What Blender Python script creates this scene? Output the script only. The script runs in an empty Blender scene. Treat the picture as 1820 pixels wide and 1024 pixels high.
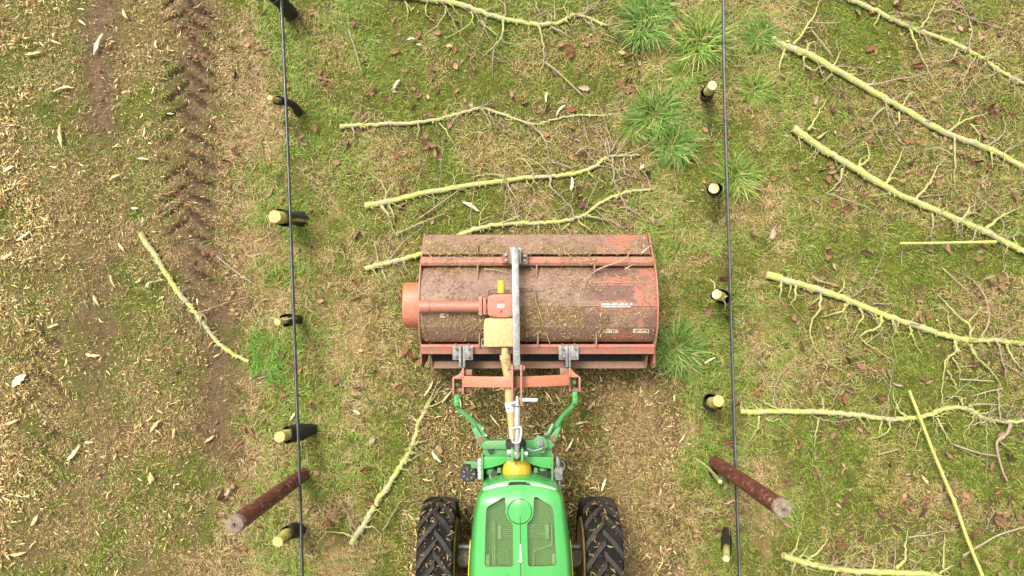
import bpy, bmesh, math, random
import numpy as np
from mathutils import Vector, Matrix, Euler
random.seed(7)
RNG = np.random.default_rng(11)
C = bpy.context.scene.collection
SC = bpy.context.scene

# ------------------------------------------------------------------ camera, sky, sun, exposure
CAM_H, CAM_T, CAM_F = 6.3, math.atan(65 / 1213.0), 1213.0
cam_data = bpy.data.cameras.new("camera")
cam_data.sensor_width = 36.0
cam_data.lens = CAM_F / 1820.0 * 36.0
cam_data.clip_start, cam_data.clip_end = 0.05, 500
cam = bpy.data.objects.new("camera", cam_data)
cam.location = (0, 0, CAM_H)
cam.rotation_euler = (CAM_T, 0, 0)
C.objects.link(cam)
SC.camera = cam

SUN_EL, SUN_AZ = math.radians(58), math.radians(-35)
world = bpy.data.worlds.new("World")
SC.world = world
world.use_nodes = True
wn = world.node_tree.nodes
sky = wn.new("ShaderNodeTexSky")
sky.sky_type = 'NISHITA'
sky.sun_disc = False
sky.sun_elevation = SUN_EL
sky.sun_rotation = SUN_AZ
sky.air_density, sky.dust_density, sky.ozone_density = 1.0, 4.0, 1.0
hsv = wn.new("ShaderNodeHueSaturation")
hsv.inputs["Saturation"].default_value = 0.12
world.node_tree.links.new(sky.outputs[0], hsv.inputs["Color"])
warm = wn.new("ShaderNodeMix"); warm.data_type = 'RGBA'; warm.blend_type = 'MULTIPLY'
warm.inputs[0].default_value = 1; warm.inputs[7].default_value = (1.0, 0.97, 0.90, 1)
world.node_tree.links.new(hsv.outputs[0], warm.inputs[6])
world.node_tree.links.new(warm.outputs[2], wn["Background"].inputs[0])
wn["Background"].inputs[1].default_value = 0.15
sd = bpy.data.lights.new("sun", 'SUN')
sd.energy = 1.5
sd.angle = math.radians(16)
sd.color = (1.0, 0.94, 0.84)
sun = bpy.data.objects.new("sun", sd)
sun.rotation_euler = Vector((math.sin(SUN_AZ) * math.cos(SUN_EL), math.cos(SUN_AZ) * math.cos(SUN_EL), math.sin(SUN_EL))).to_track_quat('Z', 'Y').to_euler()
C.objects.link(sun)
SC.view_settings.view_transform = 'Standard'
SC.view_settings.look = 'None'
SC.view_settings.gamma = 1
SC.view_settings.use_curve_mapping = False
SC.view_settings.exposure = 1.12

# ------------------------------------------------------------------ survey: photo pixel + height -> place
_c, _s = math.cos(CAM_T), math.sin(CAM_T)
def P(px, py, h=0.0):
    u, v = (px - 910) / CAM_F, (512 - py) / CAM_F
    y2, z2 = v * _c + _s, v * _s - _c
    t = (h - CAM_H) / z2
    return Vector((u * t, y2 * t, h))
def to_px(x, y, z=0.0):
    zz = z - CAM_H
    yc, zc = y * _c + zz * _s, -y * _s + zz * _c
    return 910 + CAM_F * x / (-zc), 512 - CAM_F * yc / (-zc)

# ------------------------------------------------------------------ numpy noise
_T = np.random.default_rng(5).random((8, 256, 256)).astype(np.float32)
def vnoise(x, y, cell, k=0):
    x, y = np.asarray(x) / cell + 37.3 * k, np.asarray(y) / cell + 91.7 * k
    xi, yi = np.floor(x).astype(int), np.floor(y).astype(int)
    fx, fy = x - xi, y - yi
    fx, fy = fx * fx * (3 - 2 * fx), fy * fy * (3 - 2 * fy)
    T = _T[k % 8]
    a, b = T[xi & 255, yi & 255], T[(xi + 1) & 255, yi & 255]
    c, d = T[xi & 255, (yi + 1) & 255], T[(xi + 1) & 255, (yi + 1) & 255]
    return (a * (1 - fx) + b * fx) * (1 - fy) + (c * (1 - fx) + d * fx) * fy
def fbm(x, y, cell, k=0, o=3):
    r, a, t = 0, 1.0, 0
    for i in range(o):
        r = r + a * vnoise(x, y, cell / 2 ** i, k + i); t += a; a *= 0.55
    return r / t
def sst(a, b, x):
    t = np.clip((x - a) / (b - a), 0, 1)
    return t * t * (3 - 2 * t)
def lin(r, g, b):
    f = lambda c: (c / 255 / 12.92) if c / 255 <= 0.04045 else ((c / 255 + 0.055) / 1.055) ** 2.4
    return np.array([f(r), f(g), f(b)])

# zones of the orchard floor, as soft masks over ground position
def zones(x, y):
    u, v = to_px(x, y, 0)
    n1 = fbm(x, y, 0.9, 1) - 0.5
    n2 = fbm(x, y, 0.35, 2) - 0.5
    uw = u + 60 * n1 + 50 * n2
    z = {}
    z['alley'] = 1 - sst(370, 425, uw)
    z['pile'] = 1 - sst(0, 110, uw + 110 * n2)
    mud = np.exp(-((u - 178) / 30) ** 2) * (1 - sst(180, 330, v + 120 * n2)) * 1.1
    mud = mud + 0.65 * np.exp(-((u - 172) / 34) ** 2) * np.exp(-((v - 585) / 190) ** 2)
    mud = np.maximum(mud, np.exp(-((u - 345) / 30) ** 2) * (1 - sst(120, 300, v + 160 * n1)))
    mud = np.maximum(mud, 0.72 * np.exp(-((u - 345) / 36) ** 2) * sst(230, 300, v) * (1 - sst(540, 640, v)))
    mud = np.maximum(mud, 0.85 * np.exp(-((u - 385) / 40) ** 2) * sst(450, 560, v) * (1 - sst(760, 880, v)))
    z['mud'] = np.clip(mud, 0, 1)
    z['edge'] = np.exp(-((uw - 425) / 45) ** 2)
    z['rowl'] = sst(430, 480, uw) * (1 - sst(610, 680, uw))
    z['rowr'] = sst(1110, 1170, uw) * (1 - sst(1380, 1450, uw))
    z['right'] = sst(1390, 1460, uw)
    z['mid'] = sst(630, 690, uw) * (1 - sst(1090, 1150, uw))
    lower = sst(610, 680, v + 60 * n2)
    z['shred'] = sst(700, 760, uw) * (1 - sst(1190, 1225, u + 40 * n2)) * lower
    z['track'] = np.exp(-((u - 1125) / 52) ** 4) * sst(655, 700, v) 
    z['straw'] = np.clip(np.exp(-((uw - 455) / 40) ** 2) * 0.7 + np.exp(-((uw - 600) / 50) ** 2) * 0.75 * sst(250, 420, v + 150 * n1)
                         + np.exp(-((uw - 1365) / 45) ** 2) * 0.75 + np.exp(-((uw - 1195) / 40) ** 2) * 0.6, 0, 1)
    # treads pressed in by the tyres
    lug = 0
    for u0, w, ph, per, sg, v0, v1, am in ((356, 30, 0, 34, -0.6, -60, 560, 1.0), (312, 24, 16, 34, 0.75, -60, 500, 0.8), (92, 24, 8, 42, -0.75, 470, 920, 0.8), (60, 18, 25, 42, 0.75, 430, 800, 0.4), (350, 24, 12, 36, -0.6, 700, 960, 0.45)):
        m = am * np.exp(-((u - u0) / w) ** 4) * sst(v0, v0 + 40, v) * (1 - sst(v1 - 60, v1, v))
        t = np.abs(((v + sg * (u - u0) + ph + 30 * n2) / per) % 1 - 0.5)
        lug = np.maximum(lug, m * (1 - sst(0.10, 0.22, t)) * sst(0.30, 0.44, fbm(x, y, 0.5, 4)))
    z['lug'] = lug
    return u, v, z
def ground_z(x, y, full=None):
    x, y = np.asarray(x, float), np.asarray(y, float)
    if full is None:
        _, _, full = zones(x, y)
    h = 0.05 * (fbm(x, y, 1.1, 3) - 0.5) + 0.03 * (fbm(x, y, 0.22, 6, 2) - 0.5)
    return h - 0.05 * full['lug'] - 0.015 * full['mud'] + 0.01 * (full['rowl'] + full['rowr'])
def gz(x, y):
    return float(ground_z(np.array([x]), np.array([y]))[0])

# ------------------------------------------------------------------ materials
def new_mat(name):
    m = bpy.data.materials.new(name)
    m.use_nodes = True
    return m, m.node_tree.nodes, m.node_tree.links, m.node_tree.nodes["Principled BSDF"]
def ramp(n, stops):
    r = n.new("ShaderNodeValToRGB")
    e = r.color_ramp.elements
    while len(e) < len(stops):
        e.new(0.5)
    for el, (p, c) in zip(e, stops):
        el.position = p
        el.color = (*c, 1) if len(c) == 3 else c
    return r
def noise_node(n, l, scale, detail=4, rough=0.6, vec=None, dist=0):
    t = n.new("ShaderNodeTexNoise")
    t.inputs["Scale"].default_value = scale
    t.inputs["Detail"].default_value = detail
    t.inputs["Roughness"].default_value = rough
    t.inputs["Distortion"].default_value = dist
    if vec is not None:
        l.new(vec, t.inputs["Vector"])
    return t
def bump(n, l, b, src, dist=0.004, strength=0.5):
    bp = n.new("ShaderNodeBump")
    bp.inputs["Distance"].default_value = dist
    bp.inputs["Strength"].default_value = strength
    l.new(src, bp.inputs["Height"])
    l.new(bp.outputs[0], b.inputs["Normal"])
def worn(name, base, dirt, scale=9, amount=0.5, rough=0.55, metal=0.0, spots=None, bumpd=0.002, coat=0, fine=60, fc=1.0, spec=0.5):
    """paint or metal with blotchy dirt and fine specks"""
    m, n, l, b = new_mat(name)
    tc = n.new("ShaderNodeTexCoord")
    a = noise_node(n, l, scale, 6, 0.68, tc.outputs["Object"], 0.4)
    c1 = max(0.0, 0.72 - amount * 0.55)
    r = ramp(n, [(c1 - 0.1, base), (min(c1 + 0.16, 1), dirt)])
    l.new(a.outputs[0], r.inputs[0])
    f = noise_node(n, l, fine, 3, 0.7, tc.outputs["Object"])
    r2 = ramp(n, [(0.3, (1 - 0.28 * fc,) * 3), (0.7, (1 + 0.15 * fc, 1 + 0.13 * fc, 1 + 0.1 * fc))])
    l.new(f.outputs[0], r2.inputs[0])
    mx = n.new("ShaderNodeMix"); mx.data_type = 'RGBA'; mx.blend_type = 'MULTIPLY'
    mx.inputs[0].default_value = 1
    l.new(r.outputs[0], mx.inputs[6]); l.new(r2.outputs[0], mx.inputs[7])
    out = mx.outputs[2]
    if spots is not None:
        s = noise_node(n, l, scale * 4.5, 4, 0.7, tc.outputs["Object"])
        rs = ramp(n, [(0.60, (0, 0, 0)), (0.66, (1, 1, 1))])
        l.new(s.outputs[0], rs.inputs[0])
        m2 = n.new("ShaderNodeMix"); m2.data_type = 'RGBA'
        l.new(rs.outputs[0], m2.inputs[0]); l.new(out, m2.inputs[6])
        m2.inputs[7].default_value = (*spots, 1)
        out = m2.outputs[2]
    l.new(out, b.inputs["Base Color"])
    b.inputs["Roughness"].default_value = rough
    b.inputs["Metallic"].default_value = metal
    b.inputs["Coat Weight"].default_value = coat
    b.inputs["Specular IOR Level"].default_value = spec
    b.inputs["Coat Roughness"].default_value = 0.25
    bump(n, l, b, f.outputs[0], bumpd)
    return m
def attr_mat(name, rough=0.7, transl=0.25, vary=0.25, scale=40):
    """leafy or woody stuff: its own colour per piece, a little light through it"""
    m, n, l, b = new_mat(name)
    at = n.new("ShaderNodeAttribute"); at.attribute_name = "col"
    tc = n.new("ShaderNodeTexCoord")
    f = noise_node(n, l, scale, 2, 0.6, tc.outputs["Object"])
    r = ramp(n, [(0.3, (1 - vary,) * 3), (0.7, (1 + vary,) * 3)])
    l.new(f.outputs[0], r.inputs[0])
    mx = n.new("ShaderNodeMix"); mx.data_type = 'RGBA'; mx.blend_type = 'MULTIPLY'; mx.inputs[0].default_value = 1
    l.new(at.outputs["Color"], mx.inputs[6]); l.new(r.outputs[0], mx.inputs[7])
    l.new(mx.outputs[2], b.inputs["Base Color"])
    b.inputs["Roughness"].default_value = rough
    b.inputs["Specular IOR Level"].default_value = 0.3
    if transl > 0:
        t = n.new("ShaderNodeBsdfTranslucent"); l.new(mx.outputs[2], t.inputs[0])
        ms = n.new("ShaderNodeMixShader"); ms.inputs[0].default_value = transl
        l.new(b.outputs[0], ms.inputs[1]); l.new(t.outputs[0], ms.inputs[2])
        l.new(ms.outputs[0], n["Material Output"].inputs[0])
    return m
M = {}
M['grass'] = attr_mat("grass_blades", 0.65, 0.3)
M['chip'] = attr_mat("wood_chip", 0.85, 0.0, 0.2, 120)
M['leafstuff'] = attr_mat("dead_leaf_bits", 0.75, 0.15)
M['red'] = worn("salmon_red_paint", (0.46, 0.14, 0.095), (0.32, 0.165, 0.115), 9, 0.55, 0.5, bumpd=0.0015)
M['redarch'] = worn("faded_orange_paint", (0.52, 0.165, 0.09), (0.44, 0.18, 0.11), 5, 0.4, 0.45)
M['darkred'] = worn("dark_red_rust", (0.27, 0.10, 0.07), (0.20, 0.11, 0.07), 12, 0.5, 0.7)
M['rustbar'] = worn("dirty_salmon_bar", (0.33, 0.155, 0.105), (0.24, 0.15, 0.10), 8, 0.55, 0.7)
M['galv'] = worn("galvanised_steel", (0.30, 0.315, 0.32), (0.17, 0.175, 0.175), 9, 0.55, 0.45, 0.3, spots=(0.42, 0.43, 0.43))
M['steel'] = worn("bright_steel", (0.50, 0.50, 0.48), (0.33, 0.32, 0.30), 14, 0.4, 0.32, 0.5)
M['white'] = worn("white_plastic", (0.78, 0.78, 0.75), (0.62, 0.60, 0.54), 20, 0.35, 0.5)
M['black'] = worn("black_rubber", (0.018, 0.018, 0.018), (0.04, 0.037, 0.032), 12, 0.5, 0.65)
M['hose'] = worn("black_hose", (0.022, 0.022, 0.025), (0.05, 0.05, 0.052), 16, 0.5, 0.33)
M['yellowg'] = worn("pale_yellow_guard", (0.54, 0.385, 0.165), (0.47, 0.335, 0.16), 4, 0.4, 0.5, bumpd=0.0006)
M['yellow'] = worn("yellow_plastic", (0.62, 0.42, 0.02), (0.48, 0.32, 0.04), 9, 0.4, 0.45, bumpd=0.0006)
M['yelpaint'] = worn("yellow_wheel_paint", (0.55, 0.36, 0.04), (0.22, 0.16, 0.07), 9, 0.65, 0.6)
M['green'] = worn("green_paint", (0.05, 0.34, 0.065), (0.065, 0.31, 0.08), 5, 0.4, 0.36, coat=0.6, bumpd=0.0001, fc=0.12)
M['greenmat'] = worn("green_frame_paint", (0.04, 0.27, 0.075), (0.12, 0.25, 0.10), 9, 0.45, 0.45, bumpd=0.0006)
M['stripe'] = worn("yellow_stripe", (0.80, 0.72, 0.02), (0.72, 0.62, 0.04), 9, 0.3, 0.4, bumpd=0.0002)
M['chassis'] = worn("dark_chassis", (0.012, 0.012, 0.011), (0.05, 0.042, 0.03), 9, 0.5, 0.7)
M['axle'] = worn("muddy_axle", (0.22, 0.20, 0.15), (0.13, 0.10, 0.065), 9, 0.5, 0.8)
M['tyre'] = worn("dusty_shaded_tyre", (0.006, 0.006, 0.006), (0.016, 0.013, 0.010), 7, 0.45, 0.8, bumpd=0.003, spec=0.2)  # dusty carcass, blackened so the shade between lugs is in its colour
M['lug'] = worn("dusty_tyre_lug", (0.018, 0.017, 0.018), (0.042, 0.036, 0.031), 9, 0.5, 0.7, bumpd=0.003, spec=0.3)
M['cut'] = worn("fresh_cut_wood", (0.58, 0.46, 0.20), (0.46, 0.30, 0.11), 22, 0.4, 0.8)
M['cutpale'] = worn("pale_cut_wood", (0.68, 0.57, 0.35), (0.56, 0.41, 0.20), 22, 0.4, 0.8)
M['sleeve'] = worn("black_guard_sleeve", (0.010, 0.010, 0.010), (0.025, 0.023, 0.02), 22, 0.4, 0.7, bumpd=0.003)
M['label'] = worn("cream_label", (0.72, 0.63, 0.40), (0.52, 0.40, 0.24), 30, 0.4, 0.6, bumpd=0.0002)
M['ink'] = worn("label_ink", (0.06, 0.05, 0.05), (0.14, 0.11, 0.09), 40, 0.4, 0.6, bumpd=0.0002)

def bark_mat(name, lichen, grey, tan, thr=0.5):
    m, n, l, b = new_mat(name)
    tc = n.new("ShaderNodeTexCoord")
    a = noise_node(n, l, 5.5, 5, 0.7, tc.outputs["Object"], 0.5)
    r = ramp(n, [(thr - 0.08, grey), (thr + 0.05, lichen), (thr + 0.28, tuple(min(1, c * 1.2) for c in lichen))])
    l.new(a.outputs[0], r.inputs[0])
    f = noise_node(n, l, 75, 4, 0.75, tc.outputs["Object"])
    r2 = ramp(n, [(0.32, (0.6, 0.58, 0.5)), (0.62, (1.12, 1.1, 1.08))])
    l.new(f.outputs[0], r2.inputs[0])
    mx = n.new("ShaderNodeMix"); mx.data_type = 'RGBA'; mx.blend_type = 'MULTIPLY'; mx.inputs[0].default_value = 1
    l.new(r.outputs[0], mx.inputs[6]); l.new(r2.outputs[0], mx.inputs[7])
    s = noise_node(n, l, 26, 3, 0.6, tc.outputs["Object"])
    rs = ramp(n, [(0.57, (0, 0, 0)), (0.65, (0.85, 0.85, 0.85))]); l.new(s.outputs[0], rs.inputs[0])
    m2 = n.new("ShaderNodeMix"); m2.data_type = 'RGBA'
    l.new(rs.outputs[0], m2.inputs[0]); l.new(mx.outputs[2], m2.inputs[6]); m2.inputs[7].default_value = (*tan, 1)
    l.new(m2.outputs[2], b.inputs["Base Color"])
    b.inputs["Roughness"].default_value = 0.88
    bump(n, l, b, f.outputs[0], 0.006, 0.8)
    return m
M['bark'] = bark_mat("lichen_bark", (0.42, 0.46, 0.135), (0.42, 0.40, 0.26), (0.32, 0.28, 0.17), 0.485)
M['barkg'] = bark_mat("grey_bark", (0.43, 0.44, 0.17), (0.41, 0.36, 0.26), (0.28, 0.22, 0.14), 0.49)
M['twigl'] = bark_mat("lichen_twig", (0.41, 0.43, 0.14), (0.35, 0.33, 0.18), (0.30, 0.25, 0.15), 0.48)
M['twigg'] = bark_mat("brown_twig", (0.37, 0.35, 0.17), (0.36, 0.28, 0.22), (0.27, 0.19, 0.145), 0.56)
M['rod'] = bark_mat("bright_rod", (0.50, 0.50, 0.14), (0.48, 0.45, 0.20), (0.42, 0.36, 0.17), 0.42)
M['stumpbark'] = bark_mat("stump_bark", (0.44, 0.42, 0.10), (0.34, 0.29, 0.13), (0.22, 0.16, 0.08), 0.46)
M['rodbark'] = M['rod']

def post_mat():
    m, n, l, b = new_mat("creosoted_post")
    tc = n.new("ShaderNodeTexCoord")
    mp = n.new("ShaderNodeMapping"); mp.inputs["Scale"].default_value = (1, 1, 0.25); l.new(tc.outputs["Object"], mp.inputs[0])
    a = noise_node(n, l, 30, 5, 0.7, mp.outputs[0])
    r = ramp(n, [(0.3, (0.035, 0.012, 0.009)), (0.55, (0.135, 0.034, 0.021)), (0.7, (0.15, 0.06, 0.04))])
    l.new(a.outputs[0], r.inputs[0])
    s = noise_node(n, l, 22, 4, 0.7, tc.outputs["Object"])
    rs = ramp(n, [(0.585, (0, 0, 0)), (0.64, (0.8, 0.8, 0.8))]); l.new(s.outputs[0], rs.inputs[0])
    m2 = n.new("ShaderNodeMix"); m2.data_type = 'RGBA'
    l.new(rs.outputs[0], m2.inputs[0]); l.new(r.outputs[0], m2.inputs[6]); m2.inputs[7].default_value = (0.34, 0.22, 0.16, 1)
    l.new(m2.outputs[2], b.inputs["Base Color"])
    b.inputs["Roughness"].default_value = 0.7
    bump(n, l, b, a.outputs[0], 0.004)
    return m
M['post'] = post_mat()
M['posttop'] = worn("weathered_end_grain", (0.27, 0.235, 0.17), (0.17, 0.125, 0.09), 28, 0.55, 0.9, spots=(0.30, 0.29, 0.23))
M['postcore'] = worn("dark_heart_wood", (0.12, 0.08, 0.07), (0.2, 0.16, 0.14), 40, 0.5, 0.9)

def drum_mat():
    """brown soil film over red paint: paint shows in worn patches toward the clean end"""
    m, n, l, b = new_mat("soiled_drum_cover")
    tc = n.new("ShaderNodeTexCoord")
    sep = n.new("ShaderNodeSeparateXYZ"); l.new(tc.outputs["Object"], sep.inputs[0])
    big = noise_node(n, l, 3.2, 5, 0.65, tc.outputs["Object"], 0.8)
    fine = noise_node(n, l, 55, 4, 0.75, tc.outputs["Object"])
    soil = ramp(n, [(0.3, (0.16, 0.095, 0.07)), (0.48, (0.265, 0.17, 0.122)), (0.6, (0.20, 0.125, 0.09)), (0.75, (0.36, 0.25, 0.18))])
    l.new(big.outputs[0], soil.inputs[0])
    fr = ramp(n, [(0.32, (0.5, 0.48, 0.46)), (0.66, (1.25, 1.22, 1.16))]); l.new(fine.outputs[0], fr.inputs[0])
    mx = n.new("ShaderNodeMix"); mx.data_type = 'RGBA'; mx.blend_type = 'MULTIPLY'; mx.inputs[0].default_value = 1
    l.new(soil.outputs[0], mx.inputs[6]); l.new(fr.outputs[0], mx.inputs[7])
    # paint mask grows with x
    mr = n.new("ShaderNodeMapRange"); mr.inputs[1].default_value = 0.35; mr.inputs[2].default_value = 0.95
    mr.inputs[3].default_value = -0.20; mr.inputs[4].default_value = 0.055
    l.new(sep.outputs[0], mr.inputs[0])
    mid = noise_node(n, l, 6.5, 6, 0.75, tc.outputs["Object"], 0.3)
    ad = n.new("ShaderNodeMath"); ad.operation = 'ADD'; l.new(mid.outputs[0], ad.inputs[0]); l.new(mr.outputs[0], ad.inputs[1])
    pr = ramp(n, [(0.50, (0, 0, 0)), (0.62, (0.8, 0.8, 0.8))]); l.new(ad.outputs[0], pr.inputs[0])
    m2 = n.new("ShaderNodeMix"); m2.data_type = 'RGBA'
    l.new(pr.outputs[0], m2.inputs[0]); l.new(mx.outputs[2], m2.inputs[6]); m2.inputs[7].default_value = (0.40, 0.125, 0.085, 1)
    # dark bare patch
    dk = noise_node(n, l, 2.6, 3, 0.5, tc.outputs["Object"], 0.2)
    ad2 = n.new("ShaderNodeMath"); ad2.operation = 'ADD'; l.new(dk.outputs[0], ad2.inputs[0]); l.new(mr.outputs[0], ad2.inputs[1])
    dr = ramp(n, [(0.57, (0, 0, 0)), (0.63, (0.7, 0.7, 0.7))]); l.new(ad2.outputs[0], dr.inputs[0])
    last = dr.outputs[0]
    def mth(op, a, b2=None):
        q = n.new("ShaderNodeMath"); q.operation = op
        for k, vv in enumerate((a, b2)):
            if vv is None: continue
            if isinstance(vv, (int, float)): q.inputs[k].default_value = vv
            else: l.new(vv, q.inputs[k])
        return q.outputs[0]
    edge = noise_node(n, l, 13, 5, 0.75, tc.outputs["Object"], 0.3)
    for cx, hx, cy, hy in ((0.83, 0.20, 0.262, 0.075), (0.80, 0.16, 0.445, 0.05), (0.70, 0.12, 0.03, 0.06), (-0.35, 0.22, 0.27, 0.09)):
        dd = mth('MAXIMUM', mth('DIVIDE', mth('ABSOLUTE', mth('SUBTRACT', sep.outputs[0], cx)), hx), mth('DIVIDE', mth('ABSOLUTE', mth('SUBTRACT', sep.outputs[1], cy)), hy))
        e2 = mth('ADD', dd, mth('MULTIPLY', mth('SUBTRACT', edge.outputs[0], 0.5), 1.6))
        rr = ramp(n, [(0.78, (0.85, 0.85, 0.85) if cx > 0 else (0.4, 0.4, 0.4)), (0.98, (0, 0, 0))]); l.new(e2, rr.inputs[0])
        last = mth('MAXIMUM', last, rr.outputs[0])
    m3 = n.new("ShaderNodeMix"); m3.data_type = 'RGBA'
    l.new(last, m3.inputs[0]); l.new(m2.outputs[2], m3.inputs[6]); m3.inputs[7].default_value = (0.13, 0.065, 0.055, 1)
    l.new(m3.outputs[2], b.inputs["Base Color"])
    b.inputs["Roughness"].default_value = 0.62
    bump(n, l, b, fine.outputs[0], 0.003, 0.6)
    return m
M['drum'] = drum_mat()

def pane_mat():
    m, n, l, b = new_mat("tinted_hood_pane")
    tr = n.new("ShaderNodeBsdfTransparent"); tr.inputs[0].default_value = (0.82, 0.92, 0.76, 1)
    tc = n.new("ShaderNodeTexCoord")
    a = noise_node(n, l, 7, 5, 0.7, tc.outputs["Object"])
    r = ramp(n, [(0.35, (0.10, 0.10, 0.10)), (0.75, (0.28, 0.28, 0.28))]); l.new(a.outputs[0], r.inputs[0])
    b.inputs["Base Color"].default_value = (0.12, 0.22, 0.07, 1)
    b.inputs["Roughness"].default_value = 0.22
    ms = n.new("ShaderNodeMixShader")
    l.new(r.outputs[0], ms.inputs[0]); l.new(tr.outputs[0], ms.inputs[1]); l.new(b.outputs[0], ms.inputs[2])
    gl = n.new("ShaderNodeBsdfGlossy"); gl.inputs["Roughness"].default_value = 0.12
    fr = n.new("ShaderNodeFresnel"); fr.inputs[0].default_value = 1.6
    ms2 = n.new("ShaderNodeMixShader"); l.new(fr.outputs[0], ms2.inputs[0]); l.new(ms.outputs[0], ms2.inputs[1]); l.new(gl.outputs[0], ms2.inputs[2])
    l.new(ms2.outputs[0], n["Material Output"].inputs[0])
    return m
M['pane'] = pane_mat()
M['recess'] = worn("recess_green", (0.24, 0.34, 0.16), (0.29, 0.38, 0.19), 3.5, 0.5, 0.7, bumpd=0.0006)
M['pipe'] = worn("pale_green_pipe", (0.60, 0.70, 0.44), (0.48, 0.56, 0.34), 12, 0.4, 0.5)

# ------------------------------------------------------------------ mesh builder
class MB:
    def __init__(self):
        self.v, self.f, self.mi, self.cur = [], [], [], 0
    def add(self, vs, fs):
        o = len(self.v)
        self.v += [tuple(p) for p in vs]
        self.f += [tuple(i + o for i in q) for q in fs]
        self.mi += [self.cur] * len(fs)
        return self
    def box(self, c, s, rot=None):
        R = Euler(rot).to_matrix() if rot else Matrix.Identity(3)
        c = Vector(c)
        vs = [c + R @ Vector((sx * s[0] / 2, sy * s[1] / 2, sz * s[2] / 2)) for sx in (-1, 1) for sy in (-1, 1) for sz in (-1, 1)]
        return self.add(vs, [(0, 1, 3, 2), (4, 6, 7, 5), (0, 4, 5, 1), (2, 3, 7, 6), (0, 2, 6, 4), (1, 5, 7, 3)])
    def hexa(self, top, bot):
        n = len(top)
        vs = list(top) + list(bot)
        a = sum(top[i][0] * top[(i + 1) % n][1] - top[(i + 1) % n][0] * top[i][1] for i in range(n))
        fs = [tuple(range(n)), tuple(range(2 * n - 1, n - 1, -1))] + [(i, n + i, n + (i + 1) % n, (i + 1) % n) for i in range(n)]
        if a < 0:
            fs = [tuple(reversed(q)) for q in fs]
        return self.add(vs, fs)
    def prism(self, pts, zb):
        top = [Vector(p) for p in pts]
        return self.hexa(top, [Vector((p.x, p.y, zb)) for p in top])
    def ppx(self, pts, ht, hb):
        return self.prism([P(x, y, ht) for x, y in pts], hb)
    def bpx(self, x0, y0, x1, y1, ht, hb):
        a, b = P(x0, y0, ht), P(x1, y1, ht)
        return self.box(((a.x + b.x) / 2, (a.y + b.y) / 2, (ht + hb) / 2), (abs(a.x - b.x), abs(a.y - b.y), ht - hb))
    def plate(self, prof, x0, x1):
        """profile in (y,z) extruded along x"""
        n = len(prof)
        vs = [(x0, y, z) for y, z in prof] + [(x1, y, z) for y, z in prof]
        a = sum(prof[i][0] * prof[(i + 1) % n][1] - prof[(i + 1) % n][0] * prof[i][1] for i in range(n))
        fs = [tuple(reversed(range(n))), tuple(range(n, 2 * n))] + [(i, (i + 1) % n, n + (i + 1) % n, n + i) for i in range(n)]
        if a < 0:
            fs = [tuple(reversed(q)) for q in fs]
        return self.add(vs, fs)
    def tube(self, pts, radii, n=10, caps=True, jit=0.0):
        pts = [Vector(p) for p in pts]
        if not hasattr(radii, '__len__'):
            radii = [radii] * len(pts)
        vs, fs = [], []
        up = Vector((0, 0, 1))
        prevx = None
        for i, p in enumerate(pts):
            t = (pts[min(i + 1, len(pts) - 1)] - pts[max(i - 1, 0)])
            t = t.normalized() if t.length > 1e-9 else Vector((0, 0, 1))
            if prevx is None:
                x = t.cross(up)
                if x.length < 1e-3:
                    x = t.cross(Vector((0, 1, 0)))
            else:
                x = prevx - t * prevx.dot(t)
            x.normalize(); prevx = x
            y = t.cross(x)
            for k in range(n):
                a = 2 * math.pi * k / n
                r = radii[i] * (1 + jit * random.uniform(-1, 1))
                vs.append(p + (x * math.cos(a) + y * math.sin(a)) * r)
        for i in range(len(pts) - 1):
            for k in range(n):
                fs.append((i * n + k, i * n + (k + 1) % n, (i + 1) * n + (k + 1) % n, (i + 1) * n + k))
        if caps:
            fs.append(tuple(reversed(range(n))))
            fs.append(tuple(range((len(pts) - 1) * n, len(pts) * n)))
        return self.add(vs, fs)
    def cyl(self, a, b, r, n=20, r2=None):
        return self.tube([a, b], [r, r if r2 is None else r2], n)
    def lathe(self, c, axis, prof, n=32):
        """profile of (distance along axis, radius)"""
        ax = Vector(axis).normalized()
        x = ax.cross(Vector((0, 0, 1)) if abs(ax.z) < 0.9 else Vector((0, 1, 0))).normalized()
        y = ax.cross(x)
        c = Vector(c)
        vs, fs = [], []
        for d, r in prof:
            for k in range(n):
                a = 2 * math.pi * k / n
                vs.append(c + ax * d + (x * math.cos(a) + y * math.sin(a)) * max(r, 1e-4))
        for i in range(len(prof) - 1):
            for k in range(n):
                fs.append((i * n + k, i * n + (k + 1) % n, (i + 1) * n + (k + 1) % n, (i + 1) * n + k))
        return self.add(vs, fs)
    def sphere(self, c, r, n=20, sc=(1, 1, 1)):
        prof = [(-r * math.cos(math.pi * i / 12), r * math.sin(math.pi * i / 12)) for i in range(13)]
        o = len(self.v)
        self.lathe((0, 0, 0), (0, 0, 1), prof, n)
        self.v[o:] = [(p[0] * sc[0] + c[0], p[1] * sc[1] + c[1], p[2] * sc[2] + c[2]) for p in self.v[o:]]
        return self
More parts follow.
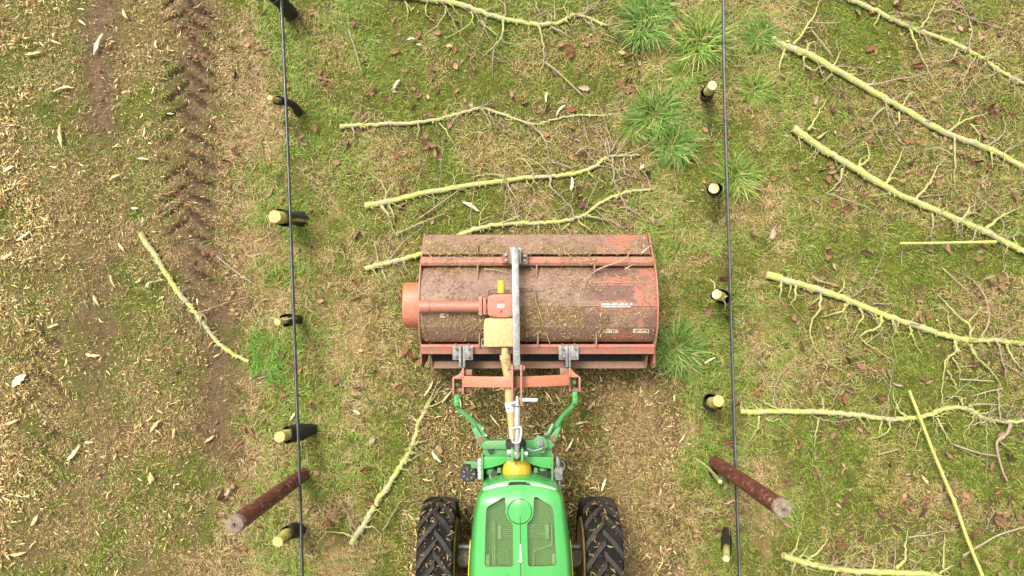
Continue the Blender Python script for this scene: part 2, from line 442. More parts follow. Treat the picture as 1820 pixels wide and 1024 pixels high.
    def build(self, name, mats, parent=None, bevel=0.0, smooth=40, seg=2):
        me = bpy.data.meshes.new(name)
        me.from_pydata(self.v, [], self.f)
        mats = mats if isinstance(mats, (list, tuple)) else [mats]
        for m in mats:
            me.materials.append(m)
        if len(mats) > 1:
            me.polygons.foreach_set("material_index", self.mi)
        me.update()
        if bevel > 0:
            bm = bmesh.new(); bm.from_mesh(me)
            bmesh.ops.recalc_face_normals(bm, faces=bm.faces)
            ed = [e for e in bm.edges if len(e.link_faces) == 2 and e.calc_face_angle(0) > 0.6]
            try:
                bmesh.ops.bevel(bm, geom=ed, offset=bevel, segments=seg, profile=0.6, affect='EDGES', clamp_overlap=True)
            except Exception:
                pass
            bm.to_mesh(me); bm.free()
        if smooth:
            me.shade_smooth()
            me.set_sharp_from_angle(angle=math.radians(smooth))
        o = bpy.data.objects.new(name, me)
        C.objects.link(o)
        if parent is not None:
            attach(o, parent)
        return o
def world_of(o):
    return o.matrix_basis if o.parent is None else world_of(o.parent) @ o.matrix_parent_inverse @ o.matrix_basis
def attach(o, parent):
    """all meshes are built in world coordinates; parenting must not move them"""
    o.parent = parent
    o.matrix_parent_inverse = world_of(parent).inverted()
def tag(o, label, cat, group=None):
    o["label"] = label; o["category"] = cat
    if group:
        o["group"] = group
    return o
def thing(name, label, cat, loc, group=None):
    o = bpy.data.objects.new(name, None)
    o.empty_display_size = 0.2
    o.location = loc
    C.objects.link(o)
    return tag(o, label, cat, group)
def smooth_path(pts, per=6):
    """Catmull-Rom through the points; works on tuples of any length"""
    pts = [np.array(p, float) for p in pts]
    if len(pts) < 3:
        return [tuple(pts[0] + (pts[-1] - pts[0]) * t) for t in np.linspace(0, 1, per + 1)]
    ext = [2 * pts[0] - pts[1]] + pts + [2 * pts[-1] - pts[-2]]
    out = []
    for i in range(1, len(ext) - 2):
        a, b, c, d = ext[i - 1:i + 3]
        for k in range(per):
            t = k / per
            out.append(tuple(0.5 * (2 * b + (c - a) * t + (2 * a - 5 * b + 4 * c - d) * t * t + (3 * b - a - 3 * c + d) * t ** 3)))
    out.append(tuple(pts[-1]))
    return out
def np_mesh(name, verts, loops, starts, mat, col=None, kind=None, smooth=True):
    me = bpy.data.meshes.new(name)
    me.vertices.add(len(verts)); me.vertices.foreach_set("co", np.ascontiguousarray(verts, np.float32).ravel())
    me.loops.add(len(loops)); me.loops.foreach_set("vertex_index", np.ascontiguousarray(loops, np.int32))
    me.polygons.add(len(starts)); me.polygons.foreach_set("loop_start", np.ascontiguousarray(starts, np.int32))
    me.update(calc_edges=True)
    if smooth:
        me.polygons.foreach_set("use_smooth", np.ones(len(starts), bool))
    if col is not None:
        a = me.attributes.new("col", 'FLOAT_COLOR', 'POINT')
        rgba = np.ones((len(verts), 4), np.float32); rgba[:, :3] = col
        a.data.foreach_set("color", rgba.ravel())
    me.materials.append(mat)
    me.validate()
    o = bpy.data.objects.new(name, me)
    C.objects.link(o)
    if kind:
        o["kind"] = kind
    return o

# ------------------------------------------------------------------ the ground sheet
def build_ground():
    def axis(a, b, st, far):
        core = np.arange(a, b + 1e-6, st)
        g = [0.05]
        while sum(g) < far:
            g.append(g[-1] * 1.35)
        g = np.cumsum(g)
        return np.concatenate([(a - g)[::-1], core, b + g])
    xs, ys = axis(-5.6, 5.6, 0.02, 70), axis(-3.2, 3.6, 0.02, 70)
    X, Y = np.meshgrid(xs, ys, indexing='ij')
    x, y = X.ravel(), Y.ravel()
    u, v, z = zones(x, y)
    h = ground_z(x, y, z)
    h = h * np.where((np.abs(x) > 9) | (np.abs(y) > 9), 0.4, 1)
    n1, n2, n3 = fbm(x, y, 0.5, 5), fbm(x, y, 0.12, 2), fbm(x, y, 0.05, 7, 2)
    moss = np.array([0.075, 0.085, 0.012]); soil = np.array([0.105, 0.066, 0.03]); straw = np.array([0.30, 0.21, 0.09])
    mudc = np.array([0.125, 0.082, 0.048]); humus = np.array([0.10, 0.055, 0.03]); tan = np.array([0.14, 0.092, 0.042])
    def mixc(a, b, t):
        return a * (1 - t)[:, None] + b * t[:, None]
    col = np.tile(moss, (len(x), 1))
    col = mixc(col, soil, np.clip(sst(0.45, 0.65, n1) * 0.5 + sst(0.5, 0.7, n2) * 0.5, 0, 1))
    col = mixc(col, straw, np.clip(z['straw'] * sst(0.4, 0.65, n2 * 0.6 + n1 * 0.4), 0, 0.8))
    col = mixc(col, tan, np.clip(0.75 * z['alley'] * sst(0.35, 0.6, n2 * 0.5 + n1 * 0.5), 0, 1))
    col = mixc(col, humus, np.clip(0.5 * z['edge'] * sst(0.45, 0.6, n1), 0, 1))
    col = mixc(col, humus * 0.9, np.clip(0.75 * z['shred'] * (1 - z['track']) * sst(0.3, 0.55, n2), 0, 1))
    col = mixc(col, tan, 0.7 * z['track'])
    col = mixc(col, mudc, np.clip(z['mud'] * sst(0.2, 0.5, n2 + 0.1), 0, 1))
    col = mixc(col, mudc * 0.6, 0.9 * z['lug'])
    col = col * (0.7 + 0.6 * n3)[:, None]
    far = sst(6, 12, np.hypot(x, y))
    col = mixc(col, np.array([0.17, 0.16, 0.05]), far * 0.7)
    nx, ny = len(xs), len(ys)
    i, j = np.meshgrid(np.arange(nx - 1), np.arange(ny - 1), indexing='ij')
    a = (i * ny + j).ravel()
    q = np.stack([a, a + ny, a + ny + 1, a + 1], 1)
    m = attr_mat("orchard_soil", 0.95, 0.0, 0.35, 150)
    n, l = m.node_tree.nodes, m.node_tree.links
    f = noise_node(n, l, 90, 5, 0.75, n["Texture Coordinate"].outputs["Object"])
    bump(n, l, n["Principled BSDF"], f.outputs[0], 0.012, 0.9)
    np_mesh("ground", np.stack([x, y, h], 1), q.ravel(), np.arange(len(q)) * 4, m, col, "structure")
build_ground()

# ------------------------------------------------------------------ grass and other uncountable cover
X0, X1, Y0, Y1 = -5.9, 5.9, -3.3, 3.9
def scatter(n):
    return RNG.uniform(X0, X1, n), RNG.uniform(Y0, Y1, n)
def blades_mesh(name, x, y, head, L, W, e0, curl, col, tipcol=1.0, zoff=0.0, mat='grass', droop=0.5, z=None):
    n = len(x)
    if z is None:
        z = ground_z(x, y)
    p = np.stack([x, y, z - 0.004 + zoff], 1)
    rows = []
    hd = head.copy()
    el = e0.copy()
    for k in range(4):
        side = np.stack([-np.sin(hd), np.cos(hd), np.zeros(n)], 1)
        w = (W * (0.9, 1.0, 0.75, 0.0)[k] / 2)[:, None]
        rows += [p - side * w, p + side * w] if k < 3 else [p]
        d = np.stack([np.cos(el) * np.cos(hd), np.cos(el) * np.sin(hd), np.sin(el)], 1)
        p = p + d * (L / 3)[:, None]
        el = el * droop - 0.12
        hd = hd + curl
    V = np.stack(rows, 1)  # n,7,3
    base = (np.arange(n) * 7)[:, None]
    qf = np.array([0, 2, 3, 1, 2, 4, 5, 3, 4, 6, 5])
    loops = (base + qf[None]).ravel()
    st = ((np.arange(n) * 11)[:, None] + np.array([0, 4, 8])[None]).ravel()
    cc = np.repeat(col[:, None, :], 7, 1)
    if not np.isscalar(tipcol):
        cc[:, 6] = cc[:, 6] * tipcol
    return np_mesh(name, V.reshape(-1, 3), loops, st, M[mat], cc.reshape(-1, 3), "stuff")
def pick(n, cols, p, var=0.22):
    cols = np.array(cols)
    i = RNG.choice(len(cols), n, p=np.array(p) / sum(p))
    return cols[i] * RNG.uniform(1 - var, 1 + var, (n, 1)) * RNG.uniform(0.93, 1.07, (n, 3))

def build_grass():
    # fine turf
    x, y = scatter(1100000)
    u, v, z = zones(x, y)
    g = fbm(x, y, 0.45, 5)
    g2 = fbm(x, y, 0.11, 1, 2)
    dens = 0.95 - 0.40 * z['alley'] - 0.6 * z['mud'] - 0.95 * z['lug'] - 0.40 * z['shred'] - 0.45 * z['straw'] - 0.1 * z['edge']
    dens = dens * np.clip(0.35 + 1.2 * sst(0.3, 0.62, g2), 0, 1)
    k = RNG.random(len(x)) < np.clip(dens, 0.02, 1) * 0.62
    x, y, g = x[k], y[k], g[k]
    z = {a: b[k] for a, b in z.items()}
    n = len(x)
    green = pick(n, [(0.20, 0.24, 0.027), (0.29, 0.30, 0.052), (0.125, 0.19, 0.02), (0.17, 0.29, 0.038)], [4, 3.3, 2.4, 2.6])
    dry = pick(n, [(0.45, 0.34, 0.125), (0.56, 0.45, 0.20), (0.33, 0.225, 0.085)], [3, 2.2, 2])
    pd = 0.10 + 0.55 * sst(0.47, 0.60, g) + 0.06 * z['alley'] + 0.45 * z['straw'] + 0.3 * z['shred'] + 0.2 * z['edge'] + 0.4 * z['track']
    isd = RNG.random(n) < np.clip(pd, 0, 0.92)
    col = np.where(isd[:, None], dry, green)
    dampc = pick(n, [(0.20, 0.125, 0.055), (0.28, 0.18, 0.08), (0.14, 0.09, 0.04)], [2, 1.5, 1])
    col = np.where((RNG.random(n) < 1.1 * z['mud'])[:, None], dampc, col)
    L = RNG.uniform(0.025, 0.065, n) * (1 - 0.3 * z['alley'])
    hd = 6.3 * fbm(x, y, 0.16, 3, 2) * 2 + RNG.normal(0, 0.9, n)
    blades_mesh("grass_turf", x, y, hd, L, RNG.uniform(0.0028, 0.0055, n), RNG.uniform(0.25, 1.15, n), RNG.normal(0, 0.35, n), col)
    # greener, longer tufts in the tree rows
    x, y = scatter(260000)
    u, v, z = zones(x, y)
    g = fbm(x, y, 0.30, 2, 2)
    row = np.maximum(z['rowl'], z['rowr'])
    dens = (0.10 + 1.0 * row * (1 - 0.6 * z['straw']) + 0.12 * z['mid'] + 0.1 * z['right']) * sst(0.46, 0.62, g) * (1 - z['mud']) * (1 - 0.8 * z['shred'])
    patch = np.exp(-((u - 475 - 0.25 * (v - 640)) / 26) ** 4 - ((v - 640) / 48) ** 4)
    dens = dens + 1.5 * patch
    k = RNG.random(len(x)) < np.clip(dens, 0, 1)
    x, y, patch = x[k], y[k], patch[k]
    n = len(x)
    col = pick(n, [(0.17, 0.30, 0.036), (0.24, 0.36, 0.058), (0.34, 0.38, 0.10), (0.50, 0.42, 0.18)], [4, 4, 2.4, 1.4])
    col = np.where((patch > 0.3)[:, None], pick(n, [(0.12, 0.30, 0.035), (0.17, 0.36, 0.05)], [1, 1]), col)
    hd = 6.3 * fbm(x, y, 0.13, 6, 2) * 2 + RNG.normal(0, 0.7, n)
    blades_mesh("grass_tufts", x, y, hd, RNG.uniform(0.05, 0.13, n), RNG.uniform(0.003, 0.006, n), RNG.uniform(0.35, 1.2, n), RNG.normal(0, 0.25, n), col)
    # dry straw lying flat
    x, y = scatter(420000)
    u, v, z = zones(x, y)
    g = fbm(x, y, 0.28, 7, 2)
    dens = 0.17 * sst(0.44, 0.62, fbm(x, y, 0.5, 5)) + 0.75 * z['straw'] * sst(0.40, 0.6, g) + 0.55 * z['alley'] * sst(0.34, 0.60, g) + 0.30 * z['edge'] * sst(0.4, 0.6, g) + 0.33 * z['shred'] + 0.45 * z['track']
    dens = dens * (1 - 0.5 * z['mud']) * (1 - 0.8 * z['lug'])
    k = RNG.random(len(x)) < np.clip(dens, 0, 1)
    x, y = x[k], y[k]
    z = {a: b[k] for a, b in z.items()}
    n = len(x)
    col = pick(n, [(0.56, 0.42, 0.225), (0.66, 0.53, 0.32), (0.45, 0.295, 0.15), (0.34, 0.20, 0.105)], [4, 3, 3, 1.6])
    brown = pick(n, [(0.34, 0.235, 0.095), (0.46, 0.33, 0.135), (0.23, 0.145, 0.06)], [1, 1.1, 0.8])
    col = np.where((RNG.random(n) < 0.55 * np.maximum(z['alley'], z['shred']))[:, None], brown, col)
    dampc = pick(n, [(0.23, 0.145, 0.065), (0.33, 0.215, 0.095), (0.16, 0.10, 0.045)], [2, 1.5, 1])
    col = np.where((RNG.random(n) < 0.95 * z['mud'] + 0.3 * z['edge'])[:, None], dampc, col)
    hd = 6.3 * fbm(x, y, 0.22, 4, 2) * 2 + RNG.normal(0, 0.8, n)
    L = RNG.uniform(0.035, 0.11, n) * (1 - 0.45 * np.maximum(z['alley'], z['shred']))
    blades_mesh("dry_grass", x, y, hd, L, RNG.uniform(0.0022, 0.0046, n), RNG.uniform(0.05, 0.6, n), RNG.normal(0, 0.4, n), col, zoff=0.012)
build_grass()

def slivers(name, x, y, L, W, T, col, z, tilt=0.3, hd=None, mat='chip'):
    """little split slivers of wood, each a closed tapered body"""
    n = len(x)
    hd = RNG.uniform(0, 6.283, n) if hd is None else hd
    el = RNG.normal(0, tilt, n)
    d = np.stack([np.cos(hd) * np.cos(el), np.sin(hd) * np.cos(el), np.sin(el)], 1)
    s = np.stack([-np.sin(hd), np.cos(hd), RNG.normal(0, 0.35, n)], 1)
    s /= np.linalg.norm(s, axis=1)[:, None]
    t = np.cross(d, s)
    c = np.stack([x, y, z], 1)
    bend = RNG.normal(0, 0.10, n) * L
    rows = []
    for a, wf, b in ((-0.5, 0.35, 0), (0.0, 1.0, 1), (0.5, 0.3, 0)):
        ctr = c + d * (L * a)[:, None] + s * (bend * b)[:, None]
        w = (W * wf * RNG.uniform(0.7, 1.2, n) / 2)[:, None]
        tt = (T / 2)[:, None]
        rows += [ctr - s * w - t * tt, ctr + s * w - t * tt, ctr + s * w + t * tt, ctr - s * w + t * tt]
    V = np.stack(rows, 1)
    q = []
    for r in (0, 4):
        for k in range(4):
            q += [r + k, r + (k + 1) % 4, r + 4 + (k + 1) % 4, r + 4 + k]
    q += [3, 2, 1, 0, 8, 9, 10, 11]
    q = np.array(q)
    loops = ((np.arange(n) * 12)[:, None] + q[None]).ravel()
    st = np.arange(n * 10) * 4
    return np_mesh(name, V.reshape(-1, 3), loops, st, M[mat], np.repeat(col, 12, 0), "stuff", smooth=False)
CHIPC = [(0.64, 0.48, 0.205), (0.76, 0.61, 0.30), (0.50, 0.345, 0.135), (0.80, 0.69, 0.40), (0.34, 0.22, 0.09)]
def build_chips():
    x, y = scatter(300000)
    u, v, z = zones(x, y)
    g = fbm(x, y, 0.3, 6, 2)
    dens = 0.36 * z['alley'] * (0.45 + 1.0 * sst(0.4, 0.65, g)) * (1 - 0.45 * sst(60, 150, u)) * (1 - 0.3 * sst(300, 380, u)) + 0.6 * z['pile'] * sst(0.35, 0.6, g) + 0.34 * z['shred'] * (0.3 + sst(0.4, 0.6, g)) * (1 - 0.75 * z['track'])
    dens = dens * (1 - 0.45 * z['mud']) * (1 - 0.6 * z['lug'])
    k = RNG.random(len(x)) < np.clip(dens, 0.0015, 1)
    x, y, pile, shr = x[k], y[k], z['pile'][k], z['shred'][k]
    n = len(x)
    L = np.exp(RNG.normal(-4.2, 0.62, n)) * (1 + 0.3 * pile + 0.35 * shr)
    W = np.clip(L * RNG.uniform(0.10, 0.30, n), 0.003, 0.014)
    slivers("wood_chips", x, y, L, W, W * 0.35 + 0.001, pick(n, CHIPC, [3, 2.2, 3.5, 1.2, 3]), ground_z(x, y) + 0.022 + RNG.uniform(0, 0.02, n))
    # dark and brown bits: shredded bark and soil crumbs
    x, y = scatter(60000)
    u, v, z = zones(x, y)
    k = RNG.random(len(x)) < np.clip(0.3 * z['alley'] + 0.4 * z['lug'] + 0.35 * z['mud'] + 0.25 * z['shred'] + 0.2 * z['edge'] + 0.03, 0, 1)
    x, y = x[k], y[k]
    n = len(x)
    L = np.exp(RNG.normal(-3.9, 0.4, n))
    slivers("bark_shreds", x, y, L, L * RNG.uniform(0.15, 0.5, n), L * 0.12, pick(n, [(0.20, 0.12, 0.065), (0.28, 0.16, 0.085), (0.11, 0.07, 0.04)], [2, 2, 1]), ground_z(x, y) + 0.015 + RNG.uniform(0, 0.015, n))
build_chips()

def leaf_shape(nx=5, ny=3, seed=0, curl=0.6, roll=0.4):
    r = random.Random(seed)
    vs, fs = [], []
    for i in range(nx + 1):
        t = i / nx
        w = 0.29 * math.sin(math.pi * min(1, t * 0.94 + 0.05)) ** 0.85 * (1 + 0.22 * math.sin(t * 19 + seed * 2))
        for j in range(ny + 1):
            q = (j / ny - 0.5) * 2
            ww = w * (1 + r.uniform(-0.15, 0.15))
            a = q * roll * 1.6
            yy = math.sin(a) / max(roll * 1.6, 0.05) * ww
            zz = (1 - math.cos(a)) * ww / max(roll * 1.6, 0.05) + curl * (t - 0.45) ** 2 + r.uniform(-0.045, 0.045)
            vs.append((t - 0.5, yy, zz))
    for i in range(nx):
        for j in range(ny):
            a = i * (ny + 1) + j
            fs.append((a, a + ny + 1, a + ny + 2, a + 1))
    return np.array(vs), fs
LEAFC = [(0.27, 0.135, 0.07), (0.34, 0.19, 0.11), (0.22, 0.095, 0.055), (0.46, 0.31, 0.20), (0.14, 0.065, 0.038), (0.32, 0.21, 0.125)]
def build_litter():
    x, y = scatter(30000)
    u, v, z = zones(x, y)
    g = fbm(x, y, 0.4, 0, 2)
    line = np.exp(-((u - 427 - 12 * np.sin(v / 90)) / 14) ** 2) + 1.3 * np.exp(-((u - 1120) / 20) ** 2) * (1 - sst(170, 200, v)) + 1.1 * np.exp(-((u - 1135) / 26) ** 2) * sst(270, 300, v) * (1 - sst(400, 430, v)) + 0.4 * np.exp(-((u - 1315) / 20) ** 2) * (1 - sst(180, 260, v))
    dens = (0.022 + 0.11 * z['mid'] + 0.20 * z['right']) * sst(0.38, 0.62, g) * (1 - z['shred']) + 0.35 * line * sst(0.35, 0.55, fbm(x, y, 0.25, 3, 2)) + 0.01 * z['rowl'] + 0.015 * z['rowr']
    dens = dens * (1 - 0.9 * z['alley'] * (line < 0.2))
    k = RNG.random(len(x)) < dens * 1.1
    x, y = x[k], y[k]
    n = len(x)
    allv, loops, cols = [], [], []
    shapes = [leaf_shape(3, 2, s, random.uniform(0.2, 1.0), random.uniform(0.2, 1.2)) for s in range(6)]
    zz = ground_z(x, y) + 0.018
    col = pick(n, LEAFC, [3, 3, 2, 1.2, 2, 2], 0.25)
    off = 0
    for i in range(n):
        vs, fs = shapes[i % 6]
        a = random.uniform(0, 6.283); s = random.uniform(0.025, 0.075)
        R = np.array(Euler((random.gauss(0, 0.4), random.gauss(0, 0.4), a)).to_matrix())
        allv.append((vs * s) @ R.T + (x[i], y[i], zz[i]))
        for f in fs:
            loops += [q + off for q in f]
        cols.append(np.repeat(col[i:i + 1], len(vs), 0))
        off += len(vs)
    np_mesh("leaf_litter", np.concatenate(allv), np.array(loops), np.arange(len(loops) // 4) * 4, M['leafstuff'], np.concatenate(cols), "stuff")
build_litter()

# ------------------------------------------------------------------ tractor
def build_tractor():
    T = thing("tractor", "green tractor with grey tinted hood panes and muddy lugged tyres, hitched to the mulcher", "tractor", (0.07, -1.9, 0))
    def hood_z(y):
        return 1.20 + 0.07 * min(1.0, max(0.0, (-1.25 - y) / 1.4)) - 0.11 * max(0.0, min(1, (y + 1.33) / 0.16)) ** 2
    def PH(px, py, dz=0.0):
        h = 1.22
        for _ in range(4):
            p = P(px, py, h); h = hood_z(p.y) + dz
        return P(px, py, h)
    Z = lambda x, y: (720 + x / 4.1975, 780 + y / 4.1975)
    # hood: rows front to back; each row left outer, left inner, centre, right inner, right outer (photo-surveyed)
    rows = [  # y at centre, sweep at edge, xl_out, xl_in, xr_in, xr_out (pixels)
        (861.5, 11.5, 857, 861, 989, 993),
        (868, 12, 851, 856, 994, 999),
        (876, 12, 847.5, 853, 997, 1001.5),
        (895, 8, 844.5, 850, 999, 1004.5),
        (920, 4, 841, 847.5, 1001, 1008),
        (950, 1, 838.5, 845.5, 1004, 1011.5),
        (985, 0, 836, 844, 1008, 1014.5),
        (1024, 0, 834, 843, 1010, 1017),
        (1090, 0, 833, 842, 1013, 1020),
        (1160, 0, 832, 841, 1016, 1023),
        (1230, 0, 832, 841, 1019, 1026)]
    rows = smooth_path(rows, 4)
    sec = []
    for (yc, sw, a, b, c, d) in rows:
        cx = (a + d) / 2
        py_in = yc + sw * 0.75
        pts = []
        def at(px, dz):
            f = abs(px - cx) / ((d - a) / 2)
            return PH(px, yc + sw * f * f, dz)
        lo, ro = at(a, -0.14), at(d, -0.14)
        pts.append(Vector((lo.x + 0.01, lo.y, 0.72)))
        pts.append(Vector((lo.x - 0.004, lo.y, lo.z - 0.08)))
        pts.append(lo)
        m = at(a * 0.6 + b * 0.4, -0.062); pts.append(m)
        pts.append(at(b, -0.014)); pts.append(at(b + 4, 0.0))
        for t in (0.2, 0.35, 0.47, 0.5, 0.53, 0.65, 0.8):
            pts.append(at(b + (c - b) * t, 0.014 * (1 - (2 * t - 1) ** 2) + (0.004 if t == 0.5 else 0)))
        pts.append(at(c - 4, 0.0)); pts.append(at(c, -0.014)); pts.append(at(d * 0.6 + c * 0.4, -0.062)); pts.append(ro)
        pts.append(Vector((ro.x + 0.004, ro.y, ro.z - 0.08)))
        pts.append(Vector((ro.x - 0.01, ro.y, 0.72)))
        sec.append(pts)
    mb = MB()
    k = len(sec[0])
    for pts in sec:
        mb.v += [tuple(p) for p in pts]
    for i in range(len(sec) - 1):
        for j in range(k - 1):
            mb.f.append((i * k + j, i * k + j + 1, (i + 1) * k + j + 1, (i + 1) * k + j))
        mb.f.append((i * k + k - 1, i * k, (i + 1) * k, (i + 1) * k + k - 1))
    mb.f.append(tuple(reversed(range(k)))); mb.f.append(tuple((len(sec) - 1) * k + j for j in range(k)))
    mb.mi = [0] * len(mb.f)
    hood = mb.build("hood", [M['green'], M['recess']], None, 0, 0)
    bm = bmesh.new(); bm.from_mesh(hood.data); bmesh.ops.recalc_face_normals(bm, faces=bm.faces); bm.to_mesh(hood.data); bm.free()
    Lp = [(597, 700), (603, 560), (609, 530), (622, 514), (728, 451), (741, 449), (748, 462), (750, 560), (764, 608), (798, 640), (804, 655), (806, 955), (797, 971), (604, 971), (592, 955)]
    Rp = [(911, 655), (916, 640), (944, 614), (959, 575), (962, 460), (968, 447), (986, 446), (1090, 510), (1104, 535), (1112, 580), (1133, 945), (1122, 963), (1040, 968), (930, 969), (917, 953)]
    cutters = []
    for pl in (Lp, Rp):
        c = MB()
        c.hexa([PH(*Z(x, y), 0.12) for x, y in pl], [Vector(PH(*Z(x, y), 0.0)) - Vector((0, 0, 0.075)) for x, y in pl])
        cutters.append(c.build("cut", [M['recess'], M['recess']], None, 0, 0))
        for pol in cutters[-1].data.polygons: pol.material_index = 1
    # ring groove round the cap
    cc = PH(*Z(855, 540))
    g = MB()
    prof = [(-0.008, 0.084), (0.06, 0.084), (0.06, 0.091), (-0.008, 0.091), (-0.008, 0.084)]
    g.lathe(cc, (0, 0, 1), prof, 40)
    cutters.append(g.build("cut", [M['chassis'], M['chassis']], None, 0, 0))
    for c in cutters:
        b2 = bmesh.new(); b2.from_mesh(c.data); bmesh.ops.remove_doubles(b2, verts=b2.verts, dist=1e-5); bmesh.ops.recalc_face_normals(b2, faces=b2.faces); b2.to_mesh(c.data); b2.free()
        md = hood.modifiers.new("b", 'BOOLEAN'); md.object = c; md.operation = 'DIFFERENCE'; md.solver = 'EXACT'
        bpy.context.view_layer.update()
        dg = bpy.context.evaluated_depsgraph_get()
        me = bpy.data.meshes.new_from_object(hood.evaluated_get(dg))
        hood.modifiers.clear(); hood.data = me
    for c in cutters:
        bpy.data.objects.remove(c)
    hood.data.shade_smooth(); hood.data.set_sharp_from_angle(angle=math.radians(38))
    hood.name = "hood"
    attach(hood, T)
    # panes sit just under the hood's surface; hardware shows through them
    for pl in (Lp, Rp):
        cx, cy = sum(p[0] for p in pl) / len(pl), sum(p[1] for p in pl) / len(pl)
        sh = [(cx + (x - cx) * 0.992, cy + (y - cy) * 0.996) for x, y in pl]
        m = MB(); m.hexa([PH(*Z(x, y), -0.002) for x, y in sh], [PH(*Z(x, y), 0) - Vector((0, 0, 0.006)) for x, y in sh])
        m.build("hood_pane", M['pane'], hood, 0, 30)
    def q(x, y, dz=-0.045):
        return PH(*Z(x, y), 0) + Vector((0, 0, dz))
    m = MB()
    for xs in ((690, 716),):
        m.hexa([q(xs[0], 655, -0.03), q(xs[1], 655, -0.03), q(xs[1], 757, -0.03), q(xs[0], 757, -0.03)], [q(xs[0], 655, -0.06), q(xs[1], 655, -0.06), q(xs[1], 757, -0.06), q(xs[0], 757, -0.06)])
    for i in range(7):
        m.tube([q(716, 662 + 14.5 * i), q(803, 660 + 14.5 * i)], 0.0032, 6)
    m.build("cooler_grille", M['pipe'], hood)
    m = MB()
    m.hexa([q(1048, 650, -0.03), q(1074, 648, -0.03), q(1076, 755, -0.03), q(1048, 757, -0.03)], [q(1048, 650, -0.06), q(1074, 648, -0.06), q(1076, 755, -0.06), q(1048, 757, -0.06)])
    for i in range(7):
        m.tube([q(914, 662 + 14 * i), q(1048, 661 + 14 * i)], 0.0032, 6)
    m.build("cooler_grille", M['pipe'], hood)
    m = MB(); m.tube([q(655, 627), q(655, 800), q(652, 965)], 0.0055, 8); m.tube([q(668, 630), q(668, 965)], 0.0055, 8); m.build("pipe", M['pipe'], hood)
    m = MB(); m.tube([q(*p) for p in smooth_path([(1096, 655), (1098, 790), (1080, 812), (985, 845), (962, 870), (960, 965)], 5)], 0.006, 8); m.build("pipe", M['pipe'], hood)
    for x0, y0, x1, y1 in ((600, 876, 628, 957), (1096, 868, 1125, 946)):
        m = MB(); m.hexa([q(x0, y0, -0.02), q(x1, y0, -0.02), q(x1, y1, -0.02), q(x0, y1, -0.02)], [q(x0, y0, -0.06), q(x1, y0, -0.06), q(x1, y1, -0.06), q(x0, y1, -0.06)])
        m.build("vent_block", M['white'], hood, 0.004)
    # crease ornament
    m = MB()
    m.hexa([q(857, 778, 0.022), q(862, 778, 0.022), q(873, 905, 0.032), q(862, 918, 0.03), q(851, 905, 0.032)], [q(857, 778, 0.0), q(862, 778, 0.0), q(873, 905, 0.0), q(862, 918, 0.0), q(851, 905, 0.0)])
    m.build("hood_ornament", M['white'], hood, 0.002)
    m = MB(); m.tube([q(858, 570, 0.0172), q(860, 700, 0.0185), q(862, 1020, 0.0187), q(864, 1400, 0.0187)], 0.0022, 6); m.build("hood_seam", M['chassis'], hood)
    # fuel cap disc inside the ring: hinge ticks
    m = MB()
    for x, y in ((783, 520), (783, 560), (925, 520)):
        c = PH(*Z(x, y)); m.box(c + Vector((0, 0, 0.008)), (0.004, 0.02, 0.006))
    m.build("cap_hinge", M['greenmat'], hood, 0.001)
    # yellow side stripes
    for side in (0, 1):
        m = MB()
        st = [r for r in sec if r[0].y < -1.62]
        top = []
        for pts in st:
            p = pts[1] if side == 0 else pts[-2]
            top.append((p.x + (-0.004 if side == 0 else 0.004), p.y, p.z))
        for i in range(len(top) - 1):
            a, b = Vector(top[i]), Vector(top[i + 1])
            dx = Vector((-0.005 if side == 0 else 0.005, 0, 0))
            w0 = min(1, (-1.62 - a.y) / 0.25) * 0.05 + 0.01; w1 = min(1, (-1.62 - b.y) / 0.25) * 0.05 + 0.01
            q8 = [a, b, b + dx, a + dx]
            m.add([*q8, *[v - Vector((0, 0, w)) for v, w in zip(q8, (w0, w1, w1, w0))]], [(0, 1, 2, 3), (7, 6, 5, 4), (0, 4, 5, 1), (2, 6, 7, 3), (1, 5, 6, 2), (3, 7, 4, 0)])
        m.build("side_stripe", M['stripe'], hood, 0, 0)
    # nose below the hood lip
    m = MB()
    nose = [(857, 876), (857, 868), (866, 864), (890, 857.5), (905, 854), (922, 852.5), (940, 854), (958, 857), (982, 865), (992, 869), (993, 876)]
    m.ppx(nose, 1.035, 0.62); m.build("nose", M['green'], T, 0.012)
    m = MB()
    m.ppx([(857, 878), (857.5, 872.5), (880, 867), (902, 862.5), (922, 861), (948, 862.5), (970, 867), (993, 873), (993, 878)], 1.075, 1.0)
    m.build("hood_seal", M['chassis'], T)
    for pl in ([(858, 871.5), (861, 869), (882, 864), (902.5, 860.2), (904, 862.5), (884, 867), (864, 872.2)], [(942, 860.2), (962, 863.8), (984, 869), (989, 872), (984, 872.6), (962, 867.3), (944, 862.8)]):
        m = MB(); m.ppx(pl, 1.09, 1.03); m.build("headlight", M['white'], T, 0.004)
    m = MB(); m.ppx([(907, 858), (934, 858), (937, 860.5), (905, 860.5)], 1.06, 1.0); m.build("nose_latch", M['chassis'], T, 0.004)
    # engine and chassis under the hood
    m = MB(); m.box((0.075, -2.1, 0.62), (0.46, 1.6, 0.42)); m.box((0.075, -1.32, 0.55), (0.5, 0.3, 0.4)); m.build("chassis", M['chassis'], T, 0.02)
    # front axle
    WY, WZ, R = -1.93, 0.47, 0.47
    xl, xr = -0.605, 0.725
    m = MB(); m.box((0.06, WY - 0.015, 0.47), (0.86, 0.11, 0.11)); m.build("front_axle", M['axle'], T, 0.015)
    m = MB(); m.cyl((-0.44, WY + 0.095, 0.55), (0.56, WY + 0.095, 0.55), 0.02, 12); m.build("steering_rod", M['galv'], T)
